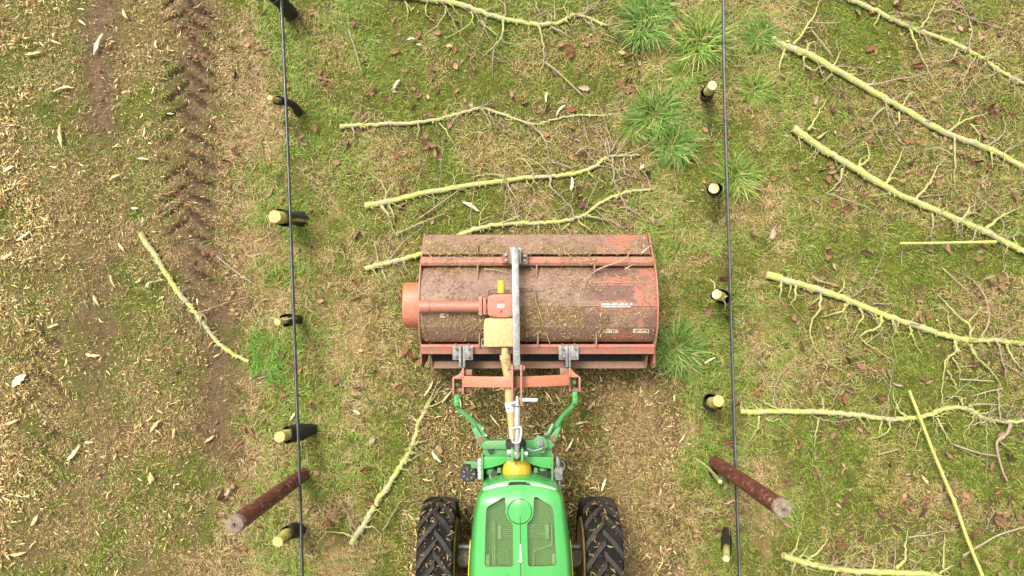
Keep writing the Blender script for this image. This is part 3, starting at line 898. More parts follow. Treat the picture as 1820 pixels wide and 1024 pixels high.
    for x in (-0.40, 0.52):
        m = MB()
        m.lathe((x, WY, 0.34), (0, 0, 1), [(0, 0.0), (0, 0.075), (0.2, 0.08), (0.26, 0.05), (0.26, 0)], 18)
        m.build("kingpin_housing", M['axle'], T)
    def wheel(x, y, r, w, sgn, nl):
        Wt = MB()
        prof = [(-w * 0.36, r * 0.62), (-w * 0.5, r * 0.72), (-w * 0.52, r * 0.86), (-w * 0.46, r * 0.93), (-w * 0.28, r * 0.94), (0, r * 0.935), (w * 0.28, r * 0.93), (w * 0.46, r * 0.93), (w * 0.52, r * 0.86), (w * 0.5, r * 0.72), (w * 0.36, r * 0.62)]
        Wt.lathe((x, y, r), (1, 0, 0), prof, 56)
        # lugs: herring-bone bars wrapping the tread
        Wt.cur = 1
        for i in range(nl):
            for s in (-1, 1):
                a0 = 2 * math.pi * (i + (0.5 if s > 0 else 0)) / nl
                segs = []
                for t in np.linspace(0, 1, 6):
                    xx = s * w * (-0.03 + 0.53 * t)
                    ang = a0 + 0.34 * t * (1 + 0.2 * t)
                    rb = r * (0.92 - 0.03 * t ** 3 - (0.05 if t > 0.95 else 0))
                    rt = r * (1.005 - 0.025 * t ** 2 - (0.03 if t > 0.95 else 0))
                    hw = 0.062 + 0.018 * t
                    jit = random.uniform(-0.004, 0.004)
                    ring = []
                    for rr, aa in ((rb, ang - hw * 1.25), (rt, ang - hw * 0.8 + jit), (rt, ang + hw * 0.8 + jit), (rb, ang + hw * 1.25)):
                        ring.append((x + xx, y + math.cos(aa) * rr, r + math.sin(aa) * rr))
                    segs.append(ring)
                vs = [p for rg in segs for p in rg]
                fs = []
                for k2 in range(5):
                    for j in range(4):
                        fs.append((k2 * 4 + j, k2 * 4 + (j + 1) % 4, k2 * 4 + 4 + (j + 1) % 4, k2 * 4 + 4 + j))
                fs += [(3, 2, 1, 0), (20, 21, 22, 23)]
                Wt.add(vs, fs)
        root = Wt.build("wheel", [M['tyre'], M['lug']], T, 0, 35)
        m = MB()
        s = sgn
        m.lathe((x, y, r), (s, 0, 0), [(-w * 0.3, 0.0), (-w * 0.3, r * 0.6), (w * 0.40, r * 0.64), (w * 0.48, r * 0.66), (w * 0.53, r * 0.63), (w * 0.53, r * 0.55), (w * 0.3, r * 0.5), (w * 0.25, r * 0.2), (w * 0.42, r * 0.18), (w * 0.42, 0)], 40)
        m.build("rim", M['yelpaint'], root, 0, 35)
        m = MB()
        for k2 in range(8):
            a = k2 * math.pi / 4
            m.cyl((x + s * w * 0.24, y + math.cos(a) * r * 0.3, r + math.sin(a) * r * 0.3), (x + s * w * 0.31, y + math.cos(a) * r * 0.3, r + math.sin(a) * r * 0.3), 0.012, 6)
        m.build("wheel_bolts", M['steel'], root)
    wheel(xl, WY, R, 0.28, 1, 18)
    wheel(xr, WY, R, 0.29, -1, 18)
    wheel(-0.60, -3.75, 0.60, 0.36, 1, 20)
    wheel(0.74, -3.75, 0.60, 0.36, -1, 20)
    # cab behind the hood
    m = MB(); m.box((0.075, -3.45, 0.75), (0.62, 1.5, 0.5)); m.build("rear_body", M['chassis'], T, 0.02)
    m = MB(); m.box((0.075, -3.25, 2.2), (1.05, 1.35, 0.12)); m.build("cab_roof", M['green'], T, 0.05, seg=3)
    m = MB()
    for sx in (-1, 1):
        m.tube([(0.075 + sx * 0.40, -2.70, 1.0), (0.075 + sx * 0.46, -2.68, 2.15)], 0.025, 8)
        m.tube([(0.075 + sx * 0.48, -3.85, 1.0), (0.075 + sx * 0.48, -3.85, 2.15)], 0.025, 8)
    m.build("cab_frame", M['chassis'], T)
    m = MB(); m.hexa([(-0.33, -2.70, 2.13), (0.48, -2.70, 2.13), (0.48, -2.71, 2.13), (-0.33, -2.71, 2.13)], [(-0.31, -2.71, 1.3), (0.46, -2.71, 1.3), (0.46, -2.72, 1.3), (-0.31, -2.72, 1.3)]); m.build("windscreen", M['pane'], T, 0, 0)
    m = MB()
    m.box((0.075, -3.5, 1.02), (0.45, 0.45, 0.12)); m.box((0.075, -3.74, 1.3), (0.45, 0.1, 0.5)); m.build("seat", M['black'], T, 0.04)
    m = MB()
    for x in (-0.60, 0.74):
        st = [(-3.75 + 0.68 * math.cos(a), 0.6 + 0.68 * math.sin(a)) for a in np.linspace(0.3, 2.6, 12)]
        inn = [(-3.75 + 0.66 * math.cos(a), 0.6 + 0.66 * math.sin(a)) for a in np.linspace(2.6, 0.3, 12)]
        m.plate(st + inn, x - 0.2, x + 0.2)
    m.build("rear_fender", M['green'], T)

    # ---- front hitch
    W2 = lambda x, y: (740 + x / 4.876, 640 + y / 4.876)
    hz = 0.78
    hf = thing("front_hitch", "", "", (0.07, -1.05, 0)); del hf["label"]; del hf["category"]
    attach(hf, T)
    m = MB()
    m.ppx([W2(*p) for p in [(575, 800), (600, 702), (1150, 690), (1180, 700), (1178, 775), (1178, 835), (940, 835), (800, 840), (580, 835)]], hz, hz - 0.03)
    m.ppx([W2(*p) for p in [(555, 745), (600, 700), (1160, 690), (1200, 740), (1170, 772), (590, 775)]], hz + 0.035, hz - 0.06)
    m.build("cross_plate", M['greenmat'], hf, 0.008)
    m = MB()
    m.ppx([W2(*p) for p in [(578, 838), (815, 838), (800, 870), (740, 905), (660, 930), (582, 945)]], hz + 0.01, hz - 0.015)
    m.build("wing_plate", M['green'], hf, 0.004)
    m = MB()
    m.ppx([W2(*p) for p in [(930, 838), (1176, 838), (1176, 945), (1080, 930), (1000, 905), (940, 868)]], hz + 0.01, hz - 0.015)
    m.build("wing_plate", M['green'], hf, 0.004)
    for x0, x1 in ((562, 580), (1170, 1188)):
        m = MB(); m.ppx([W2(x0, 815), W2(x1, 815), W2(x1, 1040), W2(x0, 1060)], hz + 0.03, 0.4); m.build("side_plate", M['greenmat'], hf, 0.004)
    for x0, x1 in ((700, 735), (1020, 1052)):
        m = MB(); m.ppx([W2(x0, 935), W2(x1, 935), W2(x1, 1030), W2(x0, 1030)], hz - 0.03, 0.45); m.build("inner_bracket", M['greenmat'], hf, 0.004)
    m = MB(); m.ppx([W2(760, 1010), W2(985, 1010), W2(1000, 1040), W2(745, 1040)], hz - 0.05, hz - 0.1); m.ppx([W2(735, 985), W2(770, 985), W2(770, 1030), W2(735, 1030)], hz - 0.06, hz - 0.12); m.build("rear_crossbar", M['greenmat'], hf, 0.006)
    # dark interior floor of the hitch bay
    m = MB(); m.ppx([W2(585, 945), W2(1165, 945), W2(1165, 1050), W2(585, 1050)], 0.52, 0.44); m.build("bay_floor", M['chassis'], hf)
    for x, y in ((640, 968), (1102, 965)):
        c = P(*W2(x, y), hz - 0.04)
        m = MB(); m.lathe((c.x, c.y, hz - 0.16), (0, 0, 1), [(0, 0), (0, 0.04), (0.07, 0.045), (0.11, 0.038), (0.125, 0.018), (0.125, 0)], 20); cyl = m.build("lift_cylinder", M['greenmat'], hf, 0, 50)
        c2 = P(*W2(x, y + 48), hz - 0.05)
        m = MB(); m.cyl((c2.x, c2.y + 0.02, c2.z), (c2.x, c2.y - 0.03, c2.z), 0.011, 10); m.build("cylinder_bolt", M['steel'], cyl)
    # arms of the lower links
    def arm(pts, boxp, ball, tip):
        m = MB()
        zz = [0.56, 0.56, 0.62, 0.70]
        c = [P(*W2(x, y), h) for (x, y), h in zip(pts, zz)]
        sp = smooth_path([tuple(p) for p in c], 6)
        m.tube(sp, [0.023] * len(sp), 4); a = m.build("lower_link_arm", M['greenmat'], hf, 0.004, 45)
        m = MB(); m.ppx([W2(*p) for p in boxp], 0.74, 0.62); m.build("link_bracket", M['greenmat'], a, 0.006)
        cc = sum((P(*W2(*p), 0.745) for p in boxp), Vector()) / len(boxp)
        m = MB(); m.box(cc + Vector((0.0, -0.02, 0.0)), (0.04, 0.05, 0.008), (0, 0, 0.4)); m.build("bracket_slot", M['darkred'], a)
        m = MB(); b = P(*W2(*ball), 0.60); m.sphere(b, 0.021, 16); m.build("hook_ball", M['greenmat'], a, 0, 60)
        e = P(*W2(*tip), 0.58)
        m = MB(); m.box(e, (0.042, 0.10, 0.05)); m.box(e + Vector((0, 0.02, 0.028)), (0.022, 0.025, 0.012)); m.box(e + Vector((0, -0.02, 0.028)), (0.022, 0.025, 0.012)); m.build("link_hook", M['green'], a, 0.006)
    arm([(350, 400), (385, 445), (475, 520), (560, 660)], [(480, 600), (520, 580), (565, 650), (630, 690), (620, 740), (565, 770), (520, 690)], (345, 215), (350, 345))
    arm([(1372, 372), (1335, 425), (1260, 500), (1160, 690)], [(1255, 575), (1215, 590), (1170, 650), (1118, 680), (1120, 730), (1185, 745), (1225, 670)], (1367, 195), (1372, 325))
    m = MB(); m.tube([P(*W2(540, 560), 0.72), P(*W2(600, 665), 0.75)], 0.017, 8); m.build("stabiliser", M['greenmat'], hf)
    m = MB(); m.tube([P(*W2(1185, 555), 0.72), P(*W2(1130, 665), 0.75)], 0.017, 8); m.build("stabiliser", M['greenmat'], hf)
    # bolts
    for x, y in ((575, 590), (603, 652), (1120, 640), (800, 790), (806, 855), (958, 815), (803, 872)):
        c = P(*W2(x, y), hz + 0.02); m = MB(); m.cyl((c.x, c.y, 0.7), (c.x, c.y, hz + 0.03), 0.012, 8); m.build("bolt", M['steel'], hf)
    # dark ovals on the plate, painted in for the shade inside holes
    for x, y, rx, ry in ((645, 783, 0.024, 0.012), (645, 812, 0.012, 0.006)):
        c = P(*W2(x, y), hz + 0.002)
        m = MB(); m.hexa([(c.x + rx * math.cos(a), c.y + ry * math.sin(a), hz + 0.039 if y < 800 else hz + 0.003) for a in np.linspace(0, 6.283, 17)[:-1]], [(c.x + rx * math.cos(a), c.y + ry * math.sin(a), hz - 0.02) for a in np.linspace(0, 6.283, 17)[:-1]])
        m.build("hole_shade_oval", M['chassis'], hf, 0, 0)
    # shaft guards
    m = MB(); c = P(*W2(862, 722), 0.80); o = len(m.v)
    m.lathe(c, (0.0, 1, 0.0), [(-0.05, 0.03), (-0.05, 0.07), (-0.02, 0.082), (0.02, 0.082), (0.035, 0.06), (0.035, 0.03)], 28); m.build("shaft_boot", M['black'], hf, 0, 50)
    m = MB(); c = P(*W2(872, 948), 0.74)
    m.lathe(c, (0, 1, 0), [(-0.095, 0.0), (-0.095, 0.085), (-0.06, 0.112), (0.0, 0.118), (0.05, 0.108), (0.085, 0.085), (0.09, 0)], 32); m.build("shaft_dome", M['yellow'], hf, 0, 50)
    m = MB(); c = P(*W2(860, 760), 0.79); m.lathe(c, (0, 1, 0), [(-0.03, 0), (-0.03, 0.07), (0.03, 0.07), (0.03, 0)], 24); m.build("shaft_collar", M['yelpaint'], hf, 0, 50)
    # top link with handle and pin
    tl = MB()
    a, b = P(*W2(873, 405), 0.98), P(*W2(873, 712), 1.0)
    tl.tube([P(*W2(874, 312), 0.97), P(*W2(875, 345), 0.97), P(*W2(874, 400), 0.98)], [0.006, 0.016, 0.018], 14)
    tl.tube([a, P(*W2(874, 500), 0.985), P(*W2(872, 520), 0.985), P(*W2(878, 640), 1.0), b], [0.025, 0.025, 0.0285, 0.0285, 0.024], 18)
    tl.tube([b, P(*W2(872, 790), 0.97)], [0.019, 0.019], 12)
    tl.sphere(P(*W2(870, 815), 0.95), 0.028, 16, (1, 1.5, 1))
    t = tl.build("top_link", M['steel'], hf, 0, 45)
    m = MB(); hp = smooth_path([(835, 590), (818, 600), (830, 690), (845, 715), (885, 715), (900, 690), (910, 600), (890, 582), (835, 590)], 5)
    m.tube([P(*W2(*p), 1.035) for p in hp], 0.0065, 8); m.build("top_link_handle", M['white'], t)
    m = MB(); m.cyl(P(*W2(900, 346), 0.97), P(*W2(1050, 346), 0.97), 0.014, 12); m.build("hitch_pin", M['white'], t)
    m = MB(); m.cyl(P(*W2(815, 380), 0.97), P(*W2(862, 368), 0.97), 0.017, 12); m.sphere(P(*W2(838, 392), 0.97), 0.014, 12); m.build("pin_clip", M['steel'], t)
    for x0, x1 in ((818, 845), (905, 930)):
        m = MB(); m.ppx([W2(x0, 770), W2(x1, 770), W2(x1, 880), W2(x0, 885)], 0.95, 0.7); m.build("top_link_bracket", M['green'], hf, 0.005)
    m = MB()
    m.cyl(P(*W2(785, 800), 0.9), P(*W2(955, 815), 0.9), 0.014, 10); m.cyl(P(*W2(785, 800), 0.9), P(*W2(815, 802), 0.9), 0.024, 8); m.cyl(P(*W2(935, 812), 0.9), P(*W2(962, 815), 0.9), 0.024, 8); m.build("bracket_pin", M['steel'], hf)
    # hose coupler on the right
    m = MB(); m.ppx([W2(1010, 740), W2(1015, 690), W2(1045, 662), W2(1090, 660), W2(1125, 690), W2(1142, 750), W2(1115, 770), W2(1112, 808), W2(1040, 808), W2(1040, 765)], 0.86, 0.84); cp = m.build("coupler_plate", M['greenmat'], hf, 0.004)
    m = MB(); c = P(*W2(1072, 715), 0.86); m.cyl(c, c + Vector((0, 0, 0.025)), 0.026, 20); m.box(c + Vector((0.0, 0.0, 0.03)), (0.006, 0.05, 0.012), (0, 0, 0.4)); m.build("coupler_cap", M['galv'], cp, 0.003)
    m = MB(); m.tube([P(*W2(*p), 0.88) for p in smooth_path([(960, 770), (1010, 785), (1060, 778), (1095, 760), (1090, 730)], 5)], 0.008, 8); m.build("coupler_hose", M['galv'], cp)
    # left electric socket and bracket
    m = MB(); m.ppx([W2(418, 885), W2(430, 878), W2(545, 880), W2(545, 912), W2(535, 940), W2(478, 940), W2(470, 905), W2(420, 900)], 0.72, 0.70); m.build("socket_bracket", M['greenmat'], hf, 0.003)
    m = MB(); c = P(*W2(452, 985), 0.68)
    m.lathe(c - Vector((0, 0, 0.12)), (0, 0, 1), [(0, 0), (0, 0.05), (0.05, 0.066), (0.12, 0.068), (0.13, 0.06), (0.122, 0.03), (0.128, 0.028), (0.128, 0)], 28)
    m.tube([c + Vector((0.05, -0.01, -0.03)), c + Vector((0.15, -0.05, -0.06))], 0.03, 10); s = m.build("accumulator", M['black'], hf, 0.002, 40)
    m = MB()
    for k2 in range(7):
        a = k2 * 0.9
        m.box(c + Vector((math.cos(a) * 0.04, math.sin(a) * 0.04, 0.012)), (0.022, 0.010, 0.006), (0, 0, a))
    m.build("accumulator_ribs", M['galv'], s, 0.001)
    m = MB()
    for y in (870, 900, 935, 965, 990, 1020):
        c = P(*W2(548, y), 0.74); m.lathe((c.x, c.y, 0.70), (0, 0, 1), [(0, 0), (0, 0.014), (0.04, 0.016), (0.05, 0.01), (0.05, 0)], 10)
    m.build("fitting_row", M['white'], hf)
    # right silver cylinder
    m = MB()
    m.tube([P(*W2(1200, 855), 0.72), P(*W2(1240, 855), 0.72)], 0.02, 10)
    m.tube([P(*W2(1222, 835), 0.74), P(*W2(1225, 870), 0.74), P(*W2(1228, 935), 0.74)], [0.014, 0.022, 0.022], 14)
    m.box(P(*W2(1232, 980), 0.73), (0.06, 0.10, 0.05)); m.box(P(*W2(1205, 980), 0.74), (0.03, 0.06, 0.04))
    m.tube([P(*W2(1235, 1010), 0.72), P(*W2(1245, 1130), 0.70), P(*W2(1248, 1180), 0.70)], 0.009, 8)
    m.tube([P(*W2(*p), 0.75) for p in smooth_path([(1262, 870), (1285, 910), (1275, 945), (1250, 955)], 5)], 0.006, 8)
    m.build("hydraulic_valve", M['galv'], hf, 0.003)
build_tractor()

def tyre_debris():
    """crushed leaves, grass and mud crumbs stuck in the treads"""
    n = 230
    side = RNG.random(n) < 0.5
    x = np.where(side, -0.605, 0.725) + RNG.uniform(-0.13, 0.13, n)
    a = RNG.uniform(0.15, 1.75, n)
    rr = 0.452 + RNG.uniform(0, 0.02, n)
    y, z = -1.93 + rr * np.cos(a), 0.47 + rr * np.sin(a)
    L = np.exp(RNG.normal(-3.7, 0.45, n)); W = np.clip(L * RNG.uniform(0.1, 0.45, n), 0.003, 0.014)
    slivers("tyre_debris", x, y, L, W, W * 0.3, pick(n, [(0.24, 0.18, 0.08), (0.16, 0.09, 0.045), (0.16, 0.17, 0.04), (0.34, 0.17, 0.10)], [4, 4, 2, 1]), z, 0.35)
tyre_debris()
def chaff_on_hood():
    n = 46
    x = RNG.uniform(-0.22, 0.36, n); y = RNG.uniform(-2.5, -1.32, n)
    z = 1.20 + 0.07 * np.clip((-1.25 - y) / 1.4, 0, 1) + 0.016
    L = np.exp(RNG.normal(-4.7, 0.5, n))
    slivers("chaff", x, y, L, L * 0.4, L * 0.15, pick(n, [(0.40, 0.34, 0.18), (0.2, 0.15, 0.07)], [2, 1]), z, 0.1)
chaff_on_hood()

# ------------------------------------------------------------------ flail mulcher
def drum_profile():
    return [(0.505, 0.46), (0.50, 0.535), (0.44, 0.60), (0.345, 0.665), (0.155, 0.705), (-0.02, 0.665), (-0.10, 0.60), (-0.145, 0.53), (-0.15, 0.46)]
def drum_h(y):
    p = drum_profile()
    for (a, h), (b, k) in zip(p[1:], p[2:-1]):
        if b <= y <= a:
            return h + (k - h) * (a - y) / (a - b)
    return 0.5
def build_mulcher():
    W1 = lambda x, y: (690 + x / 3.64, 400 + y / 3.64)
    W2 = lambda x, y: (740 + x / 4.876, 640 + y / 4.876)
    T = thing("flail_mulcher", "wide red and brown flail mulcher with dusty drum cover in front of the tractor", "mulcher", (0.23, 0.2, 0))
    XL, XR = -0.765, 1.197
    # side plates follow the drum
    prof = [(0.79, 0.06), (0.80, 0.36), (0.60, 0.52), (0.53, 0.60), (0.44, 0.645), (0.34, 0.685), (0.155, 0.718), (-0.03, 0.682), (-0.12, 0.62), (-0.19, 0.56), (-0.33, 0.54), (-0.37, 0.42), (-0.30, 0.06)]
    for x in (XL, XR):
        m = MB(); m.plate(prof, x - 0.006, x + 0.006); m.build("side_plate", M['red'], T, 0.002)
    m = MB()
    pf = drum_profile()
    vs, fs = [], []
    inner = [(y * 0.985 + 0.002, z - 0.008) for y, z in pf]
    m.plate(pf + list(reversed(inner)), XL + 0.006, XR - 0.006)
    m.build("drum_cover", M['drum'], T, 0.006, 20)
    # raised folds of the sheet where paint is rubbed bare
    for y, z, x0, x1, mt in ((0.345, 0.6655, 0.66, 1.20, 'red'), (0.155, 0.7055, 0.55, 1.205, 'red')):
        m = MB(); m.tube([(x0, y, z), (x1, y, z)], 0.006, 8); m.build("cover_fold", M[mt], T)
    # front hood flap
    m = MB()
    m.plate([(0.60, 0.52), (0.785, 0.37), (0.795, 0.10), (0.787, 0.10), (0.777, 0.365), (0.597, 0.51)], XL + 0.006, XR - 0.02)
    m.build("front_flap", M['drum'], T, 0.003)
    # front beam: an angle section
    m = MB()
    a, b = P(750, 455.5, 0.62), P(750, 472, 0.62)
    m.plate([(a.y, 0.50), (a.y, 0.585), (a.y - 0.05, 0.615), (b.y, 0.60), (b.y, 0.50)], XL + 0.006, XR - 0.008)
    m.build("front_beam", M['red'], T, 0.004)
    # ribs
    for x in (849, 954, 1057):
        m = MB(); m.bpx(x - 1.2, 470, x + 1.2, 495, 0.645, 0.5); m.build("rib", M['rustbar'], T, 0.001)
    for x in (852, 956, 1060):
        m = MB(); m.bpx(x - 1.3, 591, x + 1.3, 617, 0.635, 0.45); m.build("rib", M['rustbar'], T, 0.001)
    for x in (849, 1055):
        m = MB()
        xx = P(x, 445, 0.5).x
        m.plate([(0.60, 0.50), (0.60, 0.56), (0.68, 0.50), (0.70, 0.42)], xx - 0.004, xx + 0.004); m.build("rib", M['rustbar'], T)
    # rear beam
    m = MB()
    a, b = P(750, 612, 0.60), P(750, 629.5, 0.60)
    m.plate([(a.y, 0.47), (a.y, 0.60), (a.y - 0.02, 0.615), (a.y - 0.035, 0.60), (b.y, 0.59), (b.y, 0.47)], XL + 0.006, XR - 0.01)
    m.build("rear_beam", M['red'], T, 0.004)
    # roller and rear bar
    m = MB(); m.cyl((XL + 0.07, -0.265, 0.15), (XR - 0.06, -0.265, 0.15), 0.11, 28); m.build("roller", M['black'], T)
    m = MB()
    a, b = P(768, 642, 0.42), P(1146, 655, 0.42)
    m.box(((a.x + b.x) / 2, (a.y + b.y) / 2, 0.385), (b.x - a.x, a.y - b.y, 0.07)); m.build("rear_bar", M['rustbar'], T, 0.004)
    for s, x in ((1, 768), (-1, 1147)):
        m = MB()
        p0 = P(x, 655, 0.42); p1 = P(x + s * -2, 632, 0.47)
        m.hexa([(p0.x - 0.007, p0.y, 0.42), (p0.x + 0.007, p0.y, 0.42), (p1.x + 0.007, p1.y, 0.5), (p1.x - 0.007, p1.y, 0.5)], [(p0.x - 0.007, p0.y, 0.34), (p0.x + 0.007, p0.y, 0.34), (p1.x + 0.007, p1.y, 0.34), (p1.x - 0.007, p1.y, 0.34)])
        m.build("bar_end", M['rustbar'], T)
    # belt guard on the left
    m = MB()
    pr = []
    y0, y1 = P(711, 500, 0.5).y, P(711, 583, 0.5).y
    cy, ry = (y0 + y1) / 2, (y0 - y1) / 2
    for a in np.linspace(0, 2 * math.pi, 29)[:-1]:
        pr.append((cy + ry * math.copysign(abs(math.cos(a)) ** 0.75, math.cos(a)), 0.33 + 0.25 * math.copysign(abs(math.sin(a)) ** 0.75, math.sin(a))))
    m.plate(pr, -0.925, -0.775); m.build("belt_guard", M['redarch'], T, 0.018, seg=3)
    m = MB(); m.plate([(cy + (y - cy) * 1.03, 0.33 + (z - 0.33) * 1.03) for y, z in pr], -0.79, -0.772); m.build("guard_flange", M['red'], T, 0.002)
    # drive tube and gearbox
    m = MB()
    p0, p1 = P(746, 545, 0.74), P(852, 545, 0.74)
    m.tube([p0, p0 + Vector((0.08, 0, 0)), p0 + Vector((0.082, 0, 0)), p1], [0.052, 0.052, 0.047, 0.047], 24); m.build("drive_tube", M['red'], T)
    m = MB()
    m.bpx(851, 527, 857, 561, 0.82, 0.66); m.bpx(858.5, 529, 864, 559, 0.81, 0.67); m.cyl(P(850, 545, 0.745), P(868, 545, 0.745), 0.05, 20)
    fl = m.build("tube_flange", M['red'], T, 0.005)
    m = MB()
    for y in (531, 558):
        m.cyl(P(850, y, 0.79), P(866, y, 0.79), 0.011, 8)
    m.build("flange_bolt", M['rustbar'], fl)
    gt = 0.86
    m = MB(); m.ppx([W1(*p) for p in [(642, 470), (652, 456), (690, 448), (770, 446), (806, 450), (815, 470), (815, 580), (800, 595), (760, 601), (690, 598), (650, 588), (642, 570)]], gt, 0.66)
    gb = m.build("gearbox", M['red'], T, 0.016, seg=3)
    m = MB(); m.bpx(*W1(655, 592), *W1(812, 603), gt - 0.02, 0.66); m.build("gearbox_flange", M['darkred'], gb, 0.004)
    m = MB(); m.bpx(*W1(706, 511), *W1(750, 535), gt + 0.003, gt); pl = m.build("number_plate", M['white'], gb)
    m = MB()
    def digit(cx, cy, d):
        sg = {'5': "abfgcd"[0:0] + "afgcd", '3': "abgcd", 'E': "afged"}[d]
        w, h, t = 0.0105, 0.019, 0.0035
        S = {'a': (0, h / 2, w, t), 'g': (0, 0, w, t), 'd': (0, -h / 2, w, t), 'f': (-w / 2, h / 4, t, h / 2), 'b': (w / 2, h / 4, t, h / 2), 'c': (w / 2, -h / 4, t, h / 2), 'e': (-w / 2, -h / 4, t, h / 2)}
        for s in sg:
            x, y, ww, hh = S[s]; m.box((cx + x, cy + y, gt + 0.0042), (ww, hh, 0.002))
    c = P(*W1(728, 523), gt); digit(c.x - 0.011, c.y, 'E'); digit(c.x + 0.011, c.y, '3')
    m.build("plate_lettering", M['ink'], pl)
    m = MB(); c = P(*W1(731, 557), gt); m.cyl((c.x, c.y, gt - 0.01), (c.x, c.y, gt + 0.006), 0.012, 14); m.build("filler_plug", M['darkred'], gb)
    m = MB(); c = P(*W1(722, 490), gt); m.box((c.x, c.y, gt + 0.001), (0.05, 0.02, 0.008)); m.build("cast_badge", M['red'], gb, 0.003)
    m = MB(); p0, p1 = P(890.5, 521, 0.83), P(890.5, 499, 0.83)
    m.tube([p0, p1 - Vector((0, 0.004, 0)), p1], [0.029, 0.028, 0.025], 20); m.build("shaft_cap", M['yellow'], T)
    # yellow box guard
    m = MB()
    bp = [W1(*p) for p in [(622, 612), (632, 603), (806, 603), (812, 612), (812, 788), (640, 790), (618, 785), (618, 640)]]
    m.ppx(bp, 0.845, 0.66); g = m.build("shaft_guard", M['yellowg'], T, 0.02, seg=3)
    m = MB(); m.tube([P(*W1(*p), 0.83) for p in smooth_path([(622, 738), (608, 740), (606, 780), (618, 786)], 5)], 0.0035, 6); m.build("guard_clip", M['steel'], g)
    m = MB()
    ch = smooth_path([(622, 788), (665, 800), (705, 812), (735, 826), (770, 828), (795, 818)], 8)
    pp = [P(*W1(*p), 0.80 + 0.01 * (i % 2)) for i, p in enumerate(ch)]
    for i in range(len(pp) - 1):
        d = (pp[i + 1] - pp[i])
        s = Vector((-d.y, d.x, 0)).normalized() * 0.006
        m.tube([pp[i] + s, pp[i + 1] + s], 0.0022, 5); m.tube([pp[i] - s, pp[i + 1] - s], 0.0022, 5)
    m.build("guard_chain", M['galv'], T)
    # driveline down to the tractor
    m = MB()
    path = [P(*W1(755, 795), 0.80), P(*W1(756, 838), 0.80), P(*W1(757, 842), 0.80), P(*W1(757, 868), 0.80), P(*W1(758, 870), 0.80), P(904, 668, 0.79), P(906, 712, 0.79), P(908.5, 745, 0.79), P(911, 780, 0.79)]
    m.tube(path, [0.028, 0.03, 0.045, 0.045, 0.041, 0.041, 0.036, 0.030, 0.027], 20); ds = m.build("drive_shaft_guard", M['yellowg'], T)
    m = MB(); m.tube([P(905.6, 715, 0.79), P(907.5, 732, 0.79)], [0.0385, 0.0365], 20); wl = m.build("shaft_sticker", M['white'], ds)
    m = MB(); c = P(905, 726, 0.829); m.box(c + Vector((-0.008, 0, -0.0005)), (0.016, 0.008, 0.004)); m.build("sticker_mark", M['ink'], wl)
    # long galvanised strut
    m = MB()
    a, b = P(915.5, 441, 0.80), P(918.5, 659, 0.93)
    d = (b - a); L = d.length
    m.box((0, 0, 0), (0.056, L, 0.05)); 
    R = Matrix.Translation((a + b) / 2) @ (d.to_track_quat('Y', 'Z')).to_matrix().to_4x4()
    m.v = [tuple(R @ Vector(v)) for v in m.v]; st = m.build("strut", M['galv'], T, 0.006)
    # plates around its foot
    for x0, x1 in ((893, 908), (923, 938)):
        m = MB(); m.bpx(x0, 449, x1, 468, 0.665, 0.58); m.build("foot_plate", M['darkred'], T, 0.003)
    for s, x0, x1 in ((1, 907, 911.5), (1, 921.5, 926)):
        m = MB(); m.bpx(x0, 440, x1, 469, 0.80, 0.6); m.build("strut_cheek", M['galv'], T, 0.003)
    m = MB(); m.bpx(922, 464, 938, 470, 0.68, 0.66); m.build("foot_angle", M['galv'], T, 0.002)
    m = MB()
    for x, y in ((899, 463), (932, 463), (899, 453), (932, 455)):
        c = P(x, y, 0.67); m.cyl(c, c + Vector((0, 0, 0.022)), 0.010, 6)
    m.build("foot_bolts", M['steel'], T)
    # clamp brackets on the rear beam
    for x0, x1, fx in ((804.5, 816, 818), (826, 840.5, 824.5), (993, 1006, 1007.5), (1014, 1028.5, 1012.5)):
        m = MB(); m.bpx(x0, 614.5, x1, 640, 0.645, 0.635); br = m.build("clamp_bracket", M['galv'], T, 0.002)
        m = MB(); m.bpx(fx - 2, 615, fx + 2, 653, 0.65, 0.42); m.build("clamp_cheek", M['galv'], br, 0.002)
        m = MB()
        for y in (619.5, 634):
            c = P((x0 + x1) / 2 + 0.5, y, 0.645); m.cyl(c, c + Vector((0, 0, 0.02)), 0.0125, 6); m.cyl(c + Vector((0, 0, 0.02)), c + Vector((0, 0, 0.034)), 0.006, 8)
        c = P((x0 + x1) / 2, 610.5, 0.64); m.cyl(c, c + Vector((0, -0.03, 0)), 0.008, 8)
        m.build("clamp_bolts", M['rustbar'], br)
    # headstock arch
    m = MB()
    n = 18
    top, bot = [], []
    for i in range(n + 1):
        t = i / n
        px = 824 + (1012 - 824) * t
        k = 1 - (2 * t - 1) ** 2
        h = 0.72 + 0.15 * k
        cpy = 678 - 3.0 * t + 2.5 * k
        a, b = P(px, cpy - 9.6, h), P(px, cpy + 9.8, h)
        top.append((a, b)); 
    vs = []
    for a, b in top:
        vs += [a, b, b - Vector((0, 0, 0.02)), a - Vector((0, 0, 0.02))]
    fs = []
    for i in range(n):
        for j in range(4):
            fs.append((i * 4 + j, i * 4 + (j + 1) % 4, i * 4 + 4 + (j + 1) % 4, i * 4 + 4 + j))
    fs += [(3, 2, 1, 0), (n * 4, n * 4 + 1, n * 4 + 2, n * 4 + 3)]
    m.add(vs, fs); m.build("headstock_arch", M['redarch'], T, 0.004, 35)
    m = MB(); m.ppx([W2(*p) for p in [(838, 150), (905, 150), (905, 245), (838, 245)]], 0.888, 0.86); m.build("arch_patch", M['darkred'], T, 0.003)
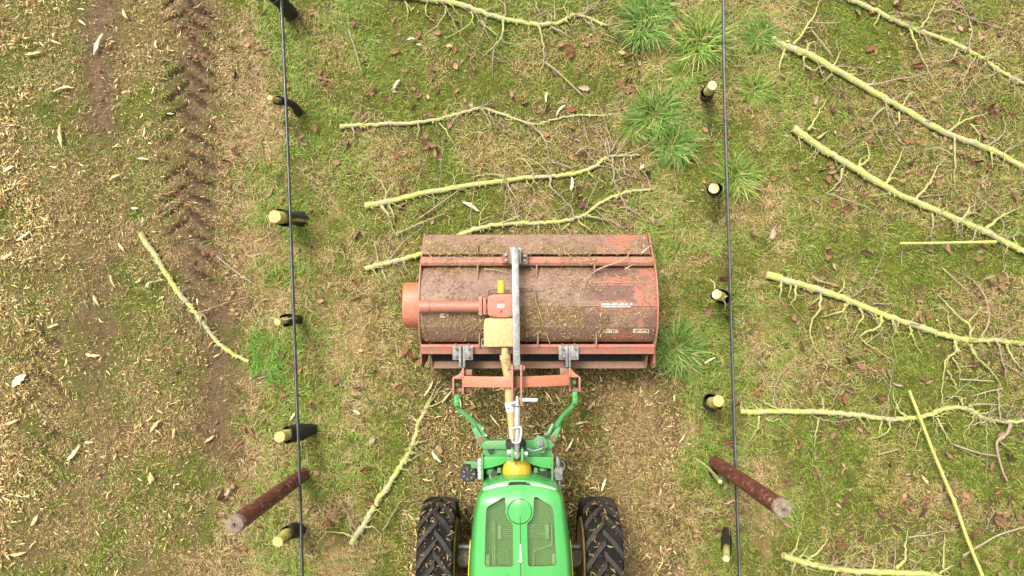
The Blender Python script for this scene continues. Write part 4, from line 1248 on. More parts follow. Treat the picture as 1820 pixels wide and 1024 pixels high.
    for x in (831, 909):
        m = MB(); a, b = P(*W2(x, 42), 0.97), P(*W2(x, 392), 0.97)
        m.plate([(a.y, 0.90), (a.y, 0.985), (b.y, 0.985), (b.y - 0.01, 0.96), (b.y, 0.93), ((a.y + b.y) / 2 - 0.05, 0.80), ((a.y + b.y) / 2 + 0.05, 0.78)], a.x - 0.0075, a.x + 0.0075); m.build("clevis_plate", M['red'], T, 0.003)
    m = MB(); c = P(*W2(870, 72), 0.955); m.cyl(c - Vector((0.065, 0, 0)), c + Vector((0.06, 0, 0)), 0.013, 10); m.cyl(c - Vector((0.07, 0, 0)), c - Vector((0.055, 0, 0)), 0.022, 8); m.cyl(c + Vector((0.05, 0, 0)), c + Vector((0.062, 0, 0)), 0.022, 8); m.build("clevis_bolt", M['rustbar'], T)
    # lower hitch forks
    for s, pts in ((1, dict(tri=[(402, 75), (402, 165), (318, 165), (330, 145), (370, 122)], o=(312, 328), i=(396, 412), low=300, pad=(412, 82, 482, 132))), (-1, dict(tri=[(1330, 65), (1330, 150), (1418, 152), (1408, 135), (1372, 112)], o=(1408, 1424), i=(1322, 1338), low=275, pad=(1245, 70, 1326, 125)))):
        m = MB(); m.ppx([W2(*p) for p in pts['tri']], 0.66, 0.62); fk = m.build("hitch_fork", M['red'], T, 0.004)
        for k in ('o', 'i'):
            m = MB(); m.ppx([W2(pts[k][0], 148), W2(pts[k][1], 148), W2(pts[k][1], pts['low']), W2(pts[k][0], pts['low'])], 0.665, 0.42); m.build("fork_cheek", M['red'], fk, 0.004)
        m = MB(); m.bpx(*W2(pts['i'][0], 70), *W2(pts['i'][1], 160), 0.665, 0.4); m.build("fork_stem", M['red'], fk, 0.003)
        m = MB(); a = P(*W2(min(pts['o'][0], pts['i'][0]) - 6, 262), 0.58); b = P(*W2(max(pts['o'][1], pts['i'][1]) + (66 if s > 0 else 6), 262), 0.58)
        m.cyl(a, b, 0.021, 14); m.build("fork_pin", M['rustbar'], fk)
        m = MB(); x0, y0, x1, y1 = pts['pad']; m.bpx(*W2(x0, y0), *W2(x1, y1), 0.62, 0.58); m.build("fork_pad", M['rustbar'], fk, 0.003)
    for x in (474, 1252):
        m = MB(); m.bpx(*W2(x - 6, 235), *W2(x + 6, 305), 0.66, 0.56); m.build("arch_leg", M['rustbar'], T, 0.003)
    # decals on the drum: follow the sheet
    def decal(x0, y0, x1, y1, mt, name, marks=None, ragged=False):
        q = []
        h = 0.68
        pts = [(x0, y0), (x1, y0), (x1, y1), (x0, y1)]
        if ragged:
            r = random.Random(3)
            pts = [(x0, y1), (x0 + 1, y0 + 3)] + [(x0 + (x1 - x0) * t, y0 + r.choice([0, 1, 3.5, 5.5, 2])) for t in np.linspace(0.06, 0.97, 22)] + [(x1, y0 + 5), (x1 - 2, y1)]
        def on(px, py):
            h = 0.66
            for _ in range(5):
                p = P(px, py, h); h = drum_h(p.y) + 0.0035
            return P(px, py, h)
        m = MB(); m.hexa([on(*p) for p in pts], [on(*p) - Vector((0, 0, 0.003)) for p in pts]); d = m.build(name, M[mt], T, 0, 0)
        if marks:
            for (a, b, c2, e) in marks:
                m = MB()
                top = [on(a, b), on(c2, b), on(c2, e), on(a, e)]
                m.hexa([p + Vector((0, 0, 0.0015)) for p in top], [p - Vector((0, 0, 0.002)) for p in top])
                m.build("decal_marks", M['ink'], d, 0, 0)
    decal(1068, 537.5, 1123.5, 546, 'white', "torn_sticker", ragged=True)
    decal(1072, 585.5, 1099, 592, 'label', "warning_label", [(1088, 587, 1090, 591), (1091.5, 586.5, 1093, 590), (1075, 588, 1084, 588.6)])
    decal(1125, 584.5, 1154, 592, 'label', "warning_label", [(1128, 587, 1136, 588), (1128, 589.5, 1133, 590.2), (1149, 586, 1152, 590), (1139, 588, 1144, 588.8)])
    decal(783, 557.5, 797, 564.5, 'white', "small_sticker", [(785, 559.5, 790, 561), (791, 561, 795, 562.5)])
    # thin hydraulic pipe over the drum
    m = MB(); pts = smooth_path([(893, 518), (872, 514), (866, 522), (868, 530)], 5)
    m.tube([P(x, y, 0.75) for x, y in pts], 0.008, 8)
    m.tube([P(x, y, 0.74) for x, y in smooth_path([(912, 512), (935, 511), (946, 512), (950, 520), (954, 545)], 5)], 0.008, 8); m.build("grease_pipe", M['rustbar'], T)
build_mulcher()

def mulcher_debris():
    """straw, chips and twig shreds lying on the machine"""
    n0 = 42000
    y = RNG.uniform(-0.13, 0.75, n0); x = RNG.uniform(-0.74, 1.19, n0)
    g = fbm(x, y, 0.14, 2, 2)
    low = np.exp(-((y - 0.02) / 0.10) ** 2) * (x < 0.78) * (0.35 + 0.65 * ((x > 0.05) | (x < -0.28)))
    a = low * 1.0 + 0.55 * np.exp(-((y - 0.12) / 0.12) ** 2) * np.exp(-((x - 0.15) / 0.10) ** 2)
    a = a + 0.5 * np.exp(-((y - 0.47) / 0.025) ** 2) * (x < 0.65) + 0.75 * np.exp(-((y - 0.645) / 0.05) ** 2) * (0.5 + 0.5 * (x < -0.3)) + 0.10
    k = RNG.random(n0) < np.clip(a * (0.2 + 1.4 * sst(0.36, 0.6, g)), 0.015, 1) * 0.85
    x, y = x[k], y[k]
    z = np.array([drum_h(v) if v < 0.5 else (0.62 if v < 0.595 else 0.52 - (v - 0.60) * 0.81) for v in y]) + 0.006
    n = len(x)
    L = np.exp(RNG.normal(-4.05, 0.5, n)); W = np.clip(L * RNG.uniform(0.06, 0.2, n), 0.002, 0.007)
    slivers("straw_debris", x, y, L, W, W * 0.5, pick(n, [(0.40, 0.28, 0.13), (0.30, 0.20, 0.095), (0.20, 0.13, 0.065), (0.56, 0.43, 0.23)], [3, 4, 3, 1]), z, 0.15)
mulcher_debris()

# ------------------------------------------------------------------ posts, drip hoses, stumps
def build_posts():
    for base, label in (((542, 842), "reddish brown round wooden post with pale grey top beside the left hose"), ((1269, 821), "dark brown round wooden post with grey cracked top beside the right hose")):
        b = P(*base, 0)
        z0 = gz(b.x, b.y)
        T = thing("wooden_post", label, "post", (b.x, b.y, z0), "wooden trellis posts")
        m = MB()
        n, hgt = 26, 1.58
        prof = [(-0.08, 0.058), (0, 0.058), (0.4, 0.060), (0.8, 0.0605), (1.2, 0.0615), (hgt - 0.012, 0.063), (hgt - 0.002, 0.058)]
        m.lathe((b.x, b.y, z0), (0, 0, 1), prof, n)
        m.v = [(v[0] + random.gauss(0, 0.0008), v[1] + random.gauss(0, 0.0008), v[2]) for v in m.v]
        m.build("shaft", M['post'], T, 0, 50)
        m = MB(); m.lathe((b.x, b.y, z0), (0, 0, 1), [(hgt - 0.045, 0.0645), (hgt - 0.012, 0.0645), (hgt, 0.058), (hgt + 0.001, 0.03), (hgt + 0.0015, 0)], n)
        m.v = [(v[0] + random.gauss(0, 0.0012), v[1] + random.gauss(0, 0.0012), v[2] + random.gauss(0, 0.001)) for v in m.v]
        top = m.build("top_cap", M['posttop'], T, 0, 50)
        m = MB(); m.lathe((b.x + 0.004, b.y - 0.004, z0), (0, 0, 1), [(hgt - 0.01, 0.022), (hgt + 0.004, 0.020), (hgt + 0.004, 0)], 14)
        m.v = [(v[0] + random.gauss(0, 0.003), v[1] + random.gauss(0, 0.003), v[2]) for v in m.v]
        m.build("heart_wood", M['postcore'], top, 0, 50)
build_posts()
HOSE_L = [(499, -60), (500, 0), (506, 130), (513, 300), (519, 470), (524, 610), (528, 720), (533, 860), (537.5, 1024), (540, 1120)]
HOSE_R = [(1284.5, -60), (1285.5, 0), (1287, 130), (1291, 290), (1295, 420), (1299, 560), (1304, 730), (1309, 880), (1314, 1024), (1317, 1120)]
def build_hoses():
    for pts, label in ((HOSE_L, "black drip hose stretched along the left row of stumps"), (HOSE_R, "black drip hose stretched along the right row of stumps")):
        hh = 0.36
        w = [tuple(P(x, y, hh)) for x, y in smooth_path(pts, 8)]
        b = Vector(w[0]); e = Vector(w[-1])
        d = (e - b).normalized()
        w = [tuple(b - d * 1.5)] + w + [tuple(e + d * 1.5)]
        m = MB(); m.tube(w, 0.0135, 12)
        o = m.build("drip_hose", M['hose'], None, 0, 60)
        tag(o, label, "hose", "drip hoses")
        # the wire it hangs on
        m = MB(); m.tube([(x, y, z + 0.0165) for x, y, z in w], 0.003, 6); m.build("carrier_wire", M['galv'], o)
        ys = [y for _, y in pts]
        for yy in range(60, 1024, 138):
            x = np.interp(yy, ys, [p[0] for p in pts])
            c = P(x, yy + (17 if pts is HOSE_R else 0), hh)
            m = MB(); m.cyl(c - d * 0.012, c + d * 0.012, 0.0175, 12); m.build("hose_clip", M['black'], o)
build_hoses()

def build_stumps():
    S = [  # guard foot, guard mid, guard top, stump top, radius m, cut material, label, sleeve radius
        ((518, 26), (508, 14), (492, -8), (484, -18), 0.038, 'cut', "black sleeved stump half out of the picture at the top left hose", 0.060),
        ((532, 201), (520, 186), (492, 178), (480, 174), 0.024, 'cut', "thin stump with a long curved black sleeve and knobbly yellow tip", 0.036),
        ((536, 389), (515, 388), (500, 387), (488, 385), 0.055, 'cut', "thick stump bursting out of a flared black sleeve beside the left hose", 0.068),
        ((532, 568), (520, 568), (506, 570), (493, 573), 0.030, 'cut', "small yellow stump with thin whiskery shoots level with the belt guard", 0.044),
        ((556, 763), (535, 768), (510, 773), (497, 777), 0.048, 'cut', "stump with round orange cut and fat black sleeve just above the left post", 0.062),
        ((534, 942), (520, 944), (508, 950), (494, 963), 0.046, 'cut', "stump with oval yellow cut and short black sleeve below the left post", 0.060),
        ((1256, 172), (1257, 167), (1259, 162), (1266, 152), 0.040, 'cutpale', "stump with a split white cut leaning out of its sleeve at upper right hose", 0.052),
        ((1272, 338), (1271, 337), (1270, 336.5), (1268.5, 335), 0.044, 'cutpale', "round pale stump seen straight from above, its sleeve barely showing", 0.047),
        ((1286, 529), (1284, 528), (1281, 527), (1274, 523), 0.042, 'cutpale', "squarish cream stump with two thin shoots left of the right hose", 0.062),
        ((1262, 717), (1264, 716.5), (1267, 716), (1277, 713), 0.050, 'cut', "bright yellow stump with wide open black sleeve above the right post", 0.066),
        ((1291, 944), (1291, 960), (1291, 977), (1291, 993), 0.030, 'cutpale', "stump with long upright black sleeve at the bottom of the right hose", 0.046),
        ((1263, 838), (1266, 841), (1270, 845), (1280, 856), 0.020, 'cutpale', "little broken stump with a pale tip at the foot of the right post", 0.026),
    ]
    for i, (f, mi, gt, tp, r, cm, label, sr) in enumerate(S):
        H = 0.50 if i not in (11,) else 0.28
        hg = 0.36 if i not in (11,) else 0.15
        b = P(*f, 0); z0 = gz(b.x, b.y); b.z = z0 - 0.03
        m_ = P(*mi, hg * 0.5); g_ = P(*gt, hg); t_ = P(*tp, H)
        T = thing("tree_stump", label, "stump", (b.x, b.y, z0), "cut tree stumps along the hoses")
        path = smooth_path([tuple(b), tuple(m_), tuple(g_), tuple(t_)], 5)
        n = len(path)
        rad = [r * (1.25 - 0.35 * (k / (n - 1)) ** 0.7) * (1 + 0.05 * math.sin(k * 2.1 + i)) for k in range(n)]
        rad = [min(q, sr * 0.84) if k < n * 0.72 else q for k, q in enumerate(rad)]
        rad[-1] = r * 0.98
        m = MB(); m.tube(path, rad, 16, True, 0.04)
        st = m.build("trunk", M['stumpbark'], T, 0, 45)
        d = (Vector(path[-1]) - Vector(path[-3])).normalized()
        nrm = (d * 0.5 + Vector((0, 0, 1)) * 0.9).normalized()
        e = Vector(path[-1])
        m = MB()
        ax = nrm; x = ax.cross(Vector((0, 1, 0))).normalized(); y = ax.cross(x)
        vs = [e + nrm * 0.006]
        nn = 18
        for ring, rr in ((0, 0.55), (1, 0.96)):
            for k in range(nn):
                a = 2 * math.pi * k / nn
                vs.append(e + (x * math.cos(a) + y * math.sin(a)) * r * rr * (1 + random.uniform(-.07, .07)) + nrm * (0.005 - 0.004 * ring))
        for k in range(nn):
            vs.append(Vector(vs[1 + nn + k]) - nrm * 0.02)
        fs = [(0, 1 + k, 1 + (k + 1) % nn) for k in range(nn)]
        for rg in (0, 1):
            o = 1 + rg * nn
            fs += [(o + k, o + nn + k, o + nn + (k + 1) % nn, o + (k + 1) % nn) for k in range(nn)]
        m.add(vs, fs); m.build("cut_face", M[cm], st, 0, 50)
        # sleeve: open split sheet wrapped round the trunk
        m = MB()
        gp = smooth_path([tuple(b + Vector((0, 0, 0.02))), tuple(m_), tuple(g_)], 5)
        nk, gap0 = 22, (i * 1.7) % 6.28
        vs, fs = [], []
        for j, p in enumerate(gp):
            t = j / (len(gp) - 1)
            p = Vector(p)
            tt = (Vector(gp[min(j + 1, len(gp) - 1)]) - Vector(gp[max(j - 1, 0)])).normalized()
            x = tt.cross(Vector((0.3, 1, 0))).normalized(); y = tt.cross(x)
            rr = sr * (1.0 + 0.12 * math.sin(t * 7 + i) + (0.18 * t ** 3))
            for s in (1.0, 0.93):
                for k in range(nk + 1):
                    a = gap0 + (2 * math.pi - 0.5) * k / nk
                    fl = 1 + 0.18 * math.sin(2 * a + i) * t
                    vs.append(p + (x * math.cos(a) + y * math.sin(a)) * rr * fl * s)
        w = (nk + 1)
        for j in range(len(gp) - 1):
            for s in (0, 1):
                for k in range(nk):
                    q = [(2 * j + s) * w + k, (2 * j + s) * w + k + 1, (2 * j + 2 + s) * w + k + 1, (2 * j + 2 + s) * w + k]
                    fs.append(tuple(q if s == 0 else reversed(q)))
            for k in (0, nk):
                fs.append(((2 * j) * w + k, (2 * j + 1) * w + k, (2 * j + 3) * w + k, (2 * j + 2) * w + k))
        j = len(gp) - 1
        for jj in (0, j):
            for k in range(nk):
                fs.append(((2 * jj) * w + k, (2 * jj) * w + k + 1, (2 * jj + 1) * w + k + 1, (2 * jj + 1) * w + k))
        m.add(vs, fs); m.build("guard_sleeve", M['sleeve'], T, 0, 50)
        if i in (3, 8, 11):
            for (x0, y0, x1, y1) in {3: [(497, 572, 505, 578), (500, 571, 528, 566), (495, 570, 480, 566)], 8: [(1270, 515, 1262, 497), (1284, 532, 1288, 553), (1284, 530, 1292, 528)], 11: [(1278, 852, 1232, 812), (1282, 850, 1288, 842)]}[i]:
                p0, p1 = P(x0, y0, H - 0.05), P(x1, y1, 0.3)
                m = MB(); m.tube(smooth_path([tuple(p0), tuple((p0 + p1) / 2 + Vector((0.01, 0.01, 0.02))), tuple(p1)], 4), [0.007] * 8 + [0.003], 7); m.build("shoot", M['twigl'], T)
build_stumps()

# ------------------------------------------------------------------ cut branches with side twigs
Z5 = lambda x, y: (1340 + x / 2.1333, y / 2.1333)
Z6 = lambda x, y: (1340 + x / 2.694, 420 + y / 2.694)
Z7 = lambda x, y: (1340 + x / 2.977, 680 + y / 2.977)
Z1 = lambda x, y: (600 + x / 2.382, y / 2.382)
ZL = lambda x, y: (360 + x / 2, 512 + y / 2)
def twig_mesh(pts, r0, r1, mat, parent, name="side_twig", lift=0.05, spur=0.5, h0=None):
    """pts in photo pixels on the floor -> crooked tapering twig with a few spurs"""
    n = len(pts)
    w = []
    for i, (x, y) in enumerate(pts):
        p = P(x, y, 0.04)
        g = gz(p.x, p.y)
        t = i / max(1, n - 1)
        h = g + 0.02 + lift * (math.sin(math.pi * min(1, t * 0.9 + 0.25)) ** 2) + random.uniform(0, 0.012)
        if i == 0 and h0 is not None:
            h = h0
        p = P(x, y, h)
        w.append(tuple(p))
    sp = smooth_path(w, 5)
    sp = [tuple(np.array(p) + (RNG.normal(0, 0.0045, 3) if 0 < i < len(sp) - 1 else 0)) for i, p in enumerate(sp)]
    k = len(sp)
    rad = [(r0 + (r1 - r0) * (i / (k - 1)) ** 0.8) * random.uniform(0.88, 1.15) for i in range(k)]
    m = MB(); m.tube(sp, rad, 7)
    ns = int(spur * k * 0.45)
    for _ in range(ns):
        i = random.randrange(1, k - 1)
        p = Vector(sp[i]); d = (Vector(sp[i + 1]) - p)
        a = random.choice([-1, 1]) * random.uniform(0.6, 1.3)
        dr = Vector((d.x * math.cos(a) - d.y * math.sin(a), d.x * math.sin(a) + d.y * math.cos(a), 0)).normalized()
        L = random.uniform(0.02, 0.07) * (1 if random.random() < 0.8 else 2.4)
        q1 = p + dr * L * 0.5 + Vector((0, 0, random.uniform(-0.005, 0.02)))
        q2 = p + dr * L + Vector((random.gauss(0, 0.008), random.gauss(0, 0.008), random.uniform(-0.01, 0.03)))
        m.tube([p, q1, q2], [rad[i] * 0.6, rad[i] * 0.45 + 0.0006, max(0.0018, rad[i] * 0.25)], 5)
    return m.build(name, mat, parent, 0, 60)
def branch(name, label, pts, d0, d1, twigs=(), nrand=6, mat='bark', group="cut branches strewn on the grass", cut=True, lean=None, rl=0.22):
    """main stem from butt to tip in photo pixels; d0,d1 thickness in pixels"""
    w = []
    n = len(pts)
    for i, (x, y) in enumerate(pts):
        t = i / (n - 1)
        r = (d0 + (d1 - d0) * t) * 0.94 / 2 / 195.0
        p = P(x, y, 0.05); w.append(tuple(P(x, y, gz(p.x, p.y) + 0.008 + r)) + (r,))
    sp = smooth_path(w, 7)
    k = len(sp)
    path, rad = [], []
    for i, p in enumerate(sp):
        q = np.array(p[:3])
        if 0 < i < k - 1:
            q = q + RNG.normal(0, 0.0035, 3)
        path.append(tuple(q)); rad.append(p[3] * random.uniform(0.92, 1.08) * (1.16 if random.random() < 0.12 else 1) * (1.10 if i < 2 and cut else 1))
    m = MB(); m.tube(path, rad, 14, True, 0.09)
    st = m.build(name, M[mat], None, 0, 60)
    tag(st, label, "branch", group)
    if cut:
        e = Vector(path[0]); d = (Vector(path[0]) - Vector(path[1])).normalized()
        m = MB(); m.cyl(e - d * 0.004, e + d * 0.003, rad[0] * 0.93, 16); m.build("cut_end", M['cut'], st)
    # lichen spurs hugging the stem
    for _ in range(int(k * 0.8)):
        i = random.randrange(2, k - 1)
        p = Vector(path[i]); d = (Vector(path[i]) - Vector(path[i - 1])).normalized()
        a = random.choice([-1, 1]) * random.uniform(0.7, 1.7)
        dr = Vector((d.x * math.cos(a) - d.y * math.sin(a), d.x * math.sin(a) + d.y * math.cos(a), random.uniform(0, 0.7))).normalized()
        L = rad[i] + random.uniform(0.006, 0.028)
        m = MB(); m.tube([p + dr * rad[i] * 0.5, p + dr * L * 0.75, p + dr * L + Vector((random.gauss(0, .008), random.gauss(0, .008), 0.004))], [0.007, 0.0055, 0.0025], 6)
        m.build("spur", M['twigl'], st)
    for tw in twigs:
        p, r = tw[0], tw[1]
        mt = tw[2] if len(tw) > 2 else 'l'
        q = P(*p[0], 0.05); h0 = gz(q.x, q.y) + 0.045
        twig_mesh(p, r * 0.8 / 2 / 195, 0.0030 if mt == 'l' else 0.0022, M['twigl' if mt == 'l' else 'twigg'], st, h0=h0)
    for _ in range(int(nrand * (3.2 if nrand >= 6 else 2.0))):
        i = random.randrange(int(k * 0.15), k - 1)
        p = Vector(path[i]); d = (Vector(path[i]) - Vector(path[i - 1])).normalized()
        a = random.choice([-1, 1]) * random.uniform(0.5, 1.2)
        lich = random.random() < 0.45
        L = random.uniform(0.4, 1.4) * rl * (1.0 if lich else 2.3)
        ang = math.atan2(d.y, d.x) + a
        pp = [to_px(p.x, p.y, p.z)]
        c = Vector((p.x, p.y))
        for s in range(random.randint(3, 5)):
            ang += random.gauss(0, 0.45 if lich else 0.22)
            c = c + Vector((math.cos(ang), math.sin(ang))) * L / 3.5
            pp.append(to_px(c.x, c.y, 0.04))
        twig_mesh(pp, random.uniform(0.0035, 0.007) if lich else random.uniform(0.0025, 0.0045), 0.0016, M['twigl' if lich else 'twigg'], st, h0=p.z)
    return st
def T_(f, s, r, m='l'):
    return ([f(*p) for p in s], r, m)

branch("cut_branch", "cut branch running off the top right corner, topmost of the right side", [(1497, -9)] + [Z5(*p) for p in [(370, 0), (465, 42), (560, 90), (640, 120), (760, 165), (870, 225), (950, 280), (1024, 315), (1100, 350)]], 9, 7,
       [T_(Z5, [(635, 108), (665, 55), (692, 0)], 6), T_(Z5, [(590, 110), (620, 180), (660, 270), (720, 360)], 5), T_(Z5, [(770, 185), (755, 222), (700, 235), (640, 234)], 4, 'g'), T_(Z5, [(800, 200), (822, 150), (815, 70), (768, 0)], 4, 'g'),
        T_(Z5, [(680, 45), (750, 40), (880, 90), (1000, 130)], 4, 'g'), T_(Z5, [(480, 50), (455, 100), (480, 105)], 4), T_(Z5, [(870, 225), (900, 190), (960, 160)], 3, 'g'), T_(Z5, [(840, 215), (800, 290), (790, 360)], 3, 'g'), T_(Z5, [(930, 265), (890, 300), (930, 350)], 3, 'g')], 6)
branch("cut_branch", "long cut branch starting beside two grass tussocks, second from the top right corner", [Z5(*p) for p in [(65, 152), (130, 180), (200, 205), (340, 280), (450, 345), (560, 410), (720, 500), (880, 560), (1024, 635), (1100, 675), (1180, 720)]], 14, 9,
       [T_(Z5, [(150, 170), (205, 95), (240, 30), (250, -8)], 7), T_(Z5, [(118, 185), (95, 260), (108, 292)], 7), T_(Z5, [(190, 215), (190, 265)], 6), T_(Z5, [(190, 250), (225, 266), (265, 245)], 5), T_(Z5, [(190, 200), (225, 155), (235, 195)], 5),
        T_(Z5, [(300, 250), (330, 195)], 5), T_(Z5, [(295, 280), (255, 325)], 5), T_(Z5, [(430, 325), (470, 316), (600, 290), (690, 268)], 6, 'g'), T_(Z5, [(560, 405), (595, 350), (630, 385), (660, 432)], 5), T_(Z5, [(550, 425), (548, 465), (520, 480)], 5),
        T_(Z5, [(735, 500), (800, 455), (880, 430), (925, 395)], 6), T_(Z5, [(760, 520), (765, 600), (758, 670), (772, 735)], 5), T_(Z5, [(820, 470), (855, 510), (850, 540)], 4), T_(Z5, [(880, 560), (950, 500), (945, 440)], 4, 'g'), T_(Z5, [(495, 410), (450, 450), (470, 510), (512, 592)], 4, 'g'),
        T_(Z5, [(760, 590), (690, 560), (640, 570)], 4), T_(Z5, [(900, 575), (905, 640)], 5), T_(Z5, [(940, 590), (985, 555), (1020, 550)], 4, 'g')], 7)
branch("cut_branch", "long cut branch third from the top right, crossing the tip of a straight yellow stick", [Z5(*p) for p in [(150, 488), (200, 525), (260, 565), (360, 625), (500, 710), (620, 770), (790, 840), (900, 890), (1024, 955), (1120, 1000)]], 14, 10,
       [T_(Z5, [(205, 495), (240, 440), (275, 375)], 7), T_(Z5, [(240, 525), (290, 495)], 8), T_(Z5, [(390, 637), (430, 610), (436, 570), (420, 535)], 7), T_(Z5, [(500, 700), (540, 630), (568, 560)], 6), T_(Z5, [(335, 640), (325, 690), (265, 742)], 7), T_(Z5, [(615, 755), (670, 690), (690, 640), (725, 600)], 7),
        T_(Z5, [(675, 810), (676, 880), (650, 915)], 5, 'g'), T_(Z5, [(785, 835), (815, 790), (810, 768)], 6), T_(Z5, [(880, 870), (940, 820), (1024, 780)], 9), T_(Z5, [(770, 840), (770, 890)], 5), T_(Z5, [(168, 510), (180, 580)], 4), T_(Z5, [(840, 870), (830, 910), (780, 915)], 4, 'g'),
        T_(Z5, [(510, 690), (530, 675), (575, 695)], 4), T_(Z5, [(620, 745), (735, 735)], 3, 'g'), T_(Z5, [(1000, 940), (985, 900), (1010, 880)], 5), T_(Z5, [(280, 735), (400, 775), (515, 835)], 3.5, 'g'), T_(Z5, [(930, 900), (945, 840), (870, 760), (790, 700)], 3, 'g')], 7)
branch("cut_branch", "long cut branch with dangling side twigs at the middle right edge, right of the hose", [Z6(*p) for p in [(60, 185), (200, 225), (320, 260), (440, 300), (620, 375), (780, 430), (900, 470), (980, 490), (1040, 497), (1160, 498), (1293, 515), (1450, 530), (1560, 535)]], 13, 8,
       [T_(Z6, [(130, 215), (128, 270), (122, 330)], 6), T_(Z6, [(175, 235), (168, 300)], 6), T_(Z6, [(197, 235), (200, 285), (172, 332)], 9), T_(Z6, [(318, 280), (312, 350), (270, 430), (285, 520), (350, 600), (440, 655)], 6), T_(Z6, [(440, 325), (420, 360), (320, 385)], 7), T_(Z6, [(510, 340), (518, 385), (490, 440), (455, 490)], 6),
        T_(Z6, [(610, 380), (600, 430), (520, 470), (518, 495), (580, 540), (650, 588)], 6), T_(Z6, [(745, 430), (760, 490), (805, 570)], 5), T_(Z6, [(960, 500), (965, 555), (918, 600), (905, 700), (897, 805)], 7), T_(Z6, [(925, 640), (960, 700), (975, 745)], 5), T_(Z6, [(1035, 490), (1035, 430), (965, 372), (900, 300), (850, 250)], 7),
        T_(Z6, [(1040, 515), (1060, 570), (1140, 650), (1192, 745)], 7), T_(Z6, [(1090, 480), (1125, 400), (1100, 270), (1030, 200), (960, 165)], 5, 'g'), T_(Z6, [(1210, 515), (1250, 600), (1293, 645)], 6), T_(Z6, [(670, 395), (665, 430), (710, 490)], 5), T_(Z6, [(1030, 410), (1085, 340)], 4), T_(Z6, [(400, 275), (435, 235), (420, 200)], 4), T_(Z6, [(280, 195), (330, 220), (410, 240)], 4),
        T_(Z6, [(1160, 505), (1190, 590), (1215, 715)], 4, 'g'), T_(Z6, [(950, 580), (985, 640), (985, 720)], 4), T_(Z6, [(1200, 610), (1290, 670)], 4, 'g'), T_(Z6, [(1190, 730), (1060, 760), (1040, 780)], 4, 'g'), T_(Z6, [(570, 325), (690, 325)], 3, 'g')], 7)
branch("cut_branch", "wavy cut branch starting at the right hose, crossed by a long straight stick", [(1316, 731), (1340, 732.5)] + [Z6(*p) for p in [(120, 838), (300, 840), (400, 848), (500, 858), (650, 875), (800, 865), (870, 840), (930, 822), (1020, 825), (1070, 850), (1110, 875), (1200, 888), (1293, 885), (1450, 870)]], 11, 6,
       [T_(Z6, [(725, 862), (690, 830), (667, 745)], 7), T_(Z6, [(650, 885), (640, 935), (550, 972)], 6), T_(Z6, [(612, 885), (595, 945)], 5), T_(Z6, [(330, 835), (332, 800), (312, 755)], 5), T_(Z6, [(310, 870), (295, 960), (290, 1010)], 4), T_(Z6, [(25, 860), (15, 930), (-40, 1000)], 6), T_(Z6, [(1030, 815), (1070, 804), (1180, 806), (1293, 822)], 6, 'g'), T_(Z6, [(1110, 885), (1020, 908)], 5, 'g'),
        T_(Z6, [(1228, 895), (1205, 955), (1160, 985), (1170, 1020)], 6, 'g'), T_(Z6, [(875, 870), (910, 930), (960, 1000), (1080, 1060)], 5), T_(Z6, [(800, 880), (795, 930), (770, 1020)], 5), T_(Z6, [(1000, 810), (985, 770), (930, 770)], 5), T_(Z6, [(20, 830), (-10, 790)], 5), T_(Z6, [(120, 830), (60, 800), (20, 780)], 5), T_(Z6, [(180, 835), (172, 790)], 4), T_(Z6, [(800, 865), (860, 860), (920, 865)], 4),
        T_(Z6, [(60, 870), (80, 885), (125, 880)], 5), T_(Z6, [(1180, 885), (1170, 760), (1175, 720)], 4, 'g'), T_(Z6, [(90, 830), (110, 700), (200, 570)], 3, 'g')], 8)
branch("cut_branch", "cut branch lying along the bottom edge at lower right", [Z7(*p) for p in [(155, 915), (250, 948), (350, 970), (500, 995), (700, 1005), (900, 1012), (1060, 1045), (1300, 1090), (1500, 1120)]], 12, 8,
       [T_(Z7, [(195, 925), (225, 860), (250, 790)], 6), T_(Z7, [(275, 945), (345, 890), (385, 840), (370, 800)], 6), T_(Z7, [(215, 955), (200, 1020)], 6), T_(Z7, [(265, 970), (290, 1030)], 5), T_(Z7, [(755, 985), (800, 930), (802, 850), (815, 780)], 8), T_(Z7, [(810, 822), (960, 798), (1095, 778)], 4, 'g'), T_(Z7, [(980, 1010), (1020, 985), (1045, 965)], 7), T_(Z7, [(480, 985), (485, 940)], 4), T_(Z7, [(1000, 985), (1010, 800)], 4), T_(Z7, [(240, 930), (290, 860)], 5), T_(Z7, [(630, 990), (640, 905)], 4), T_(Z7, [(740, 990), (750, 820)], 3, 'g'), T_(Z7, [(820, 935), (860, 950)], 4)], 6)
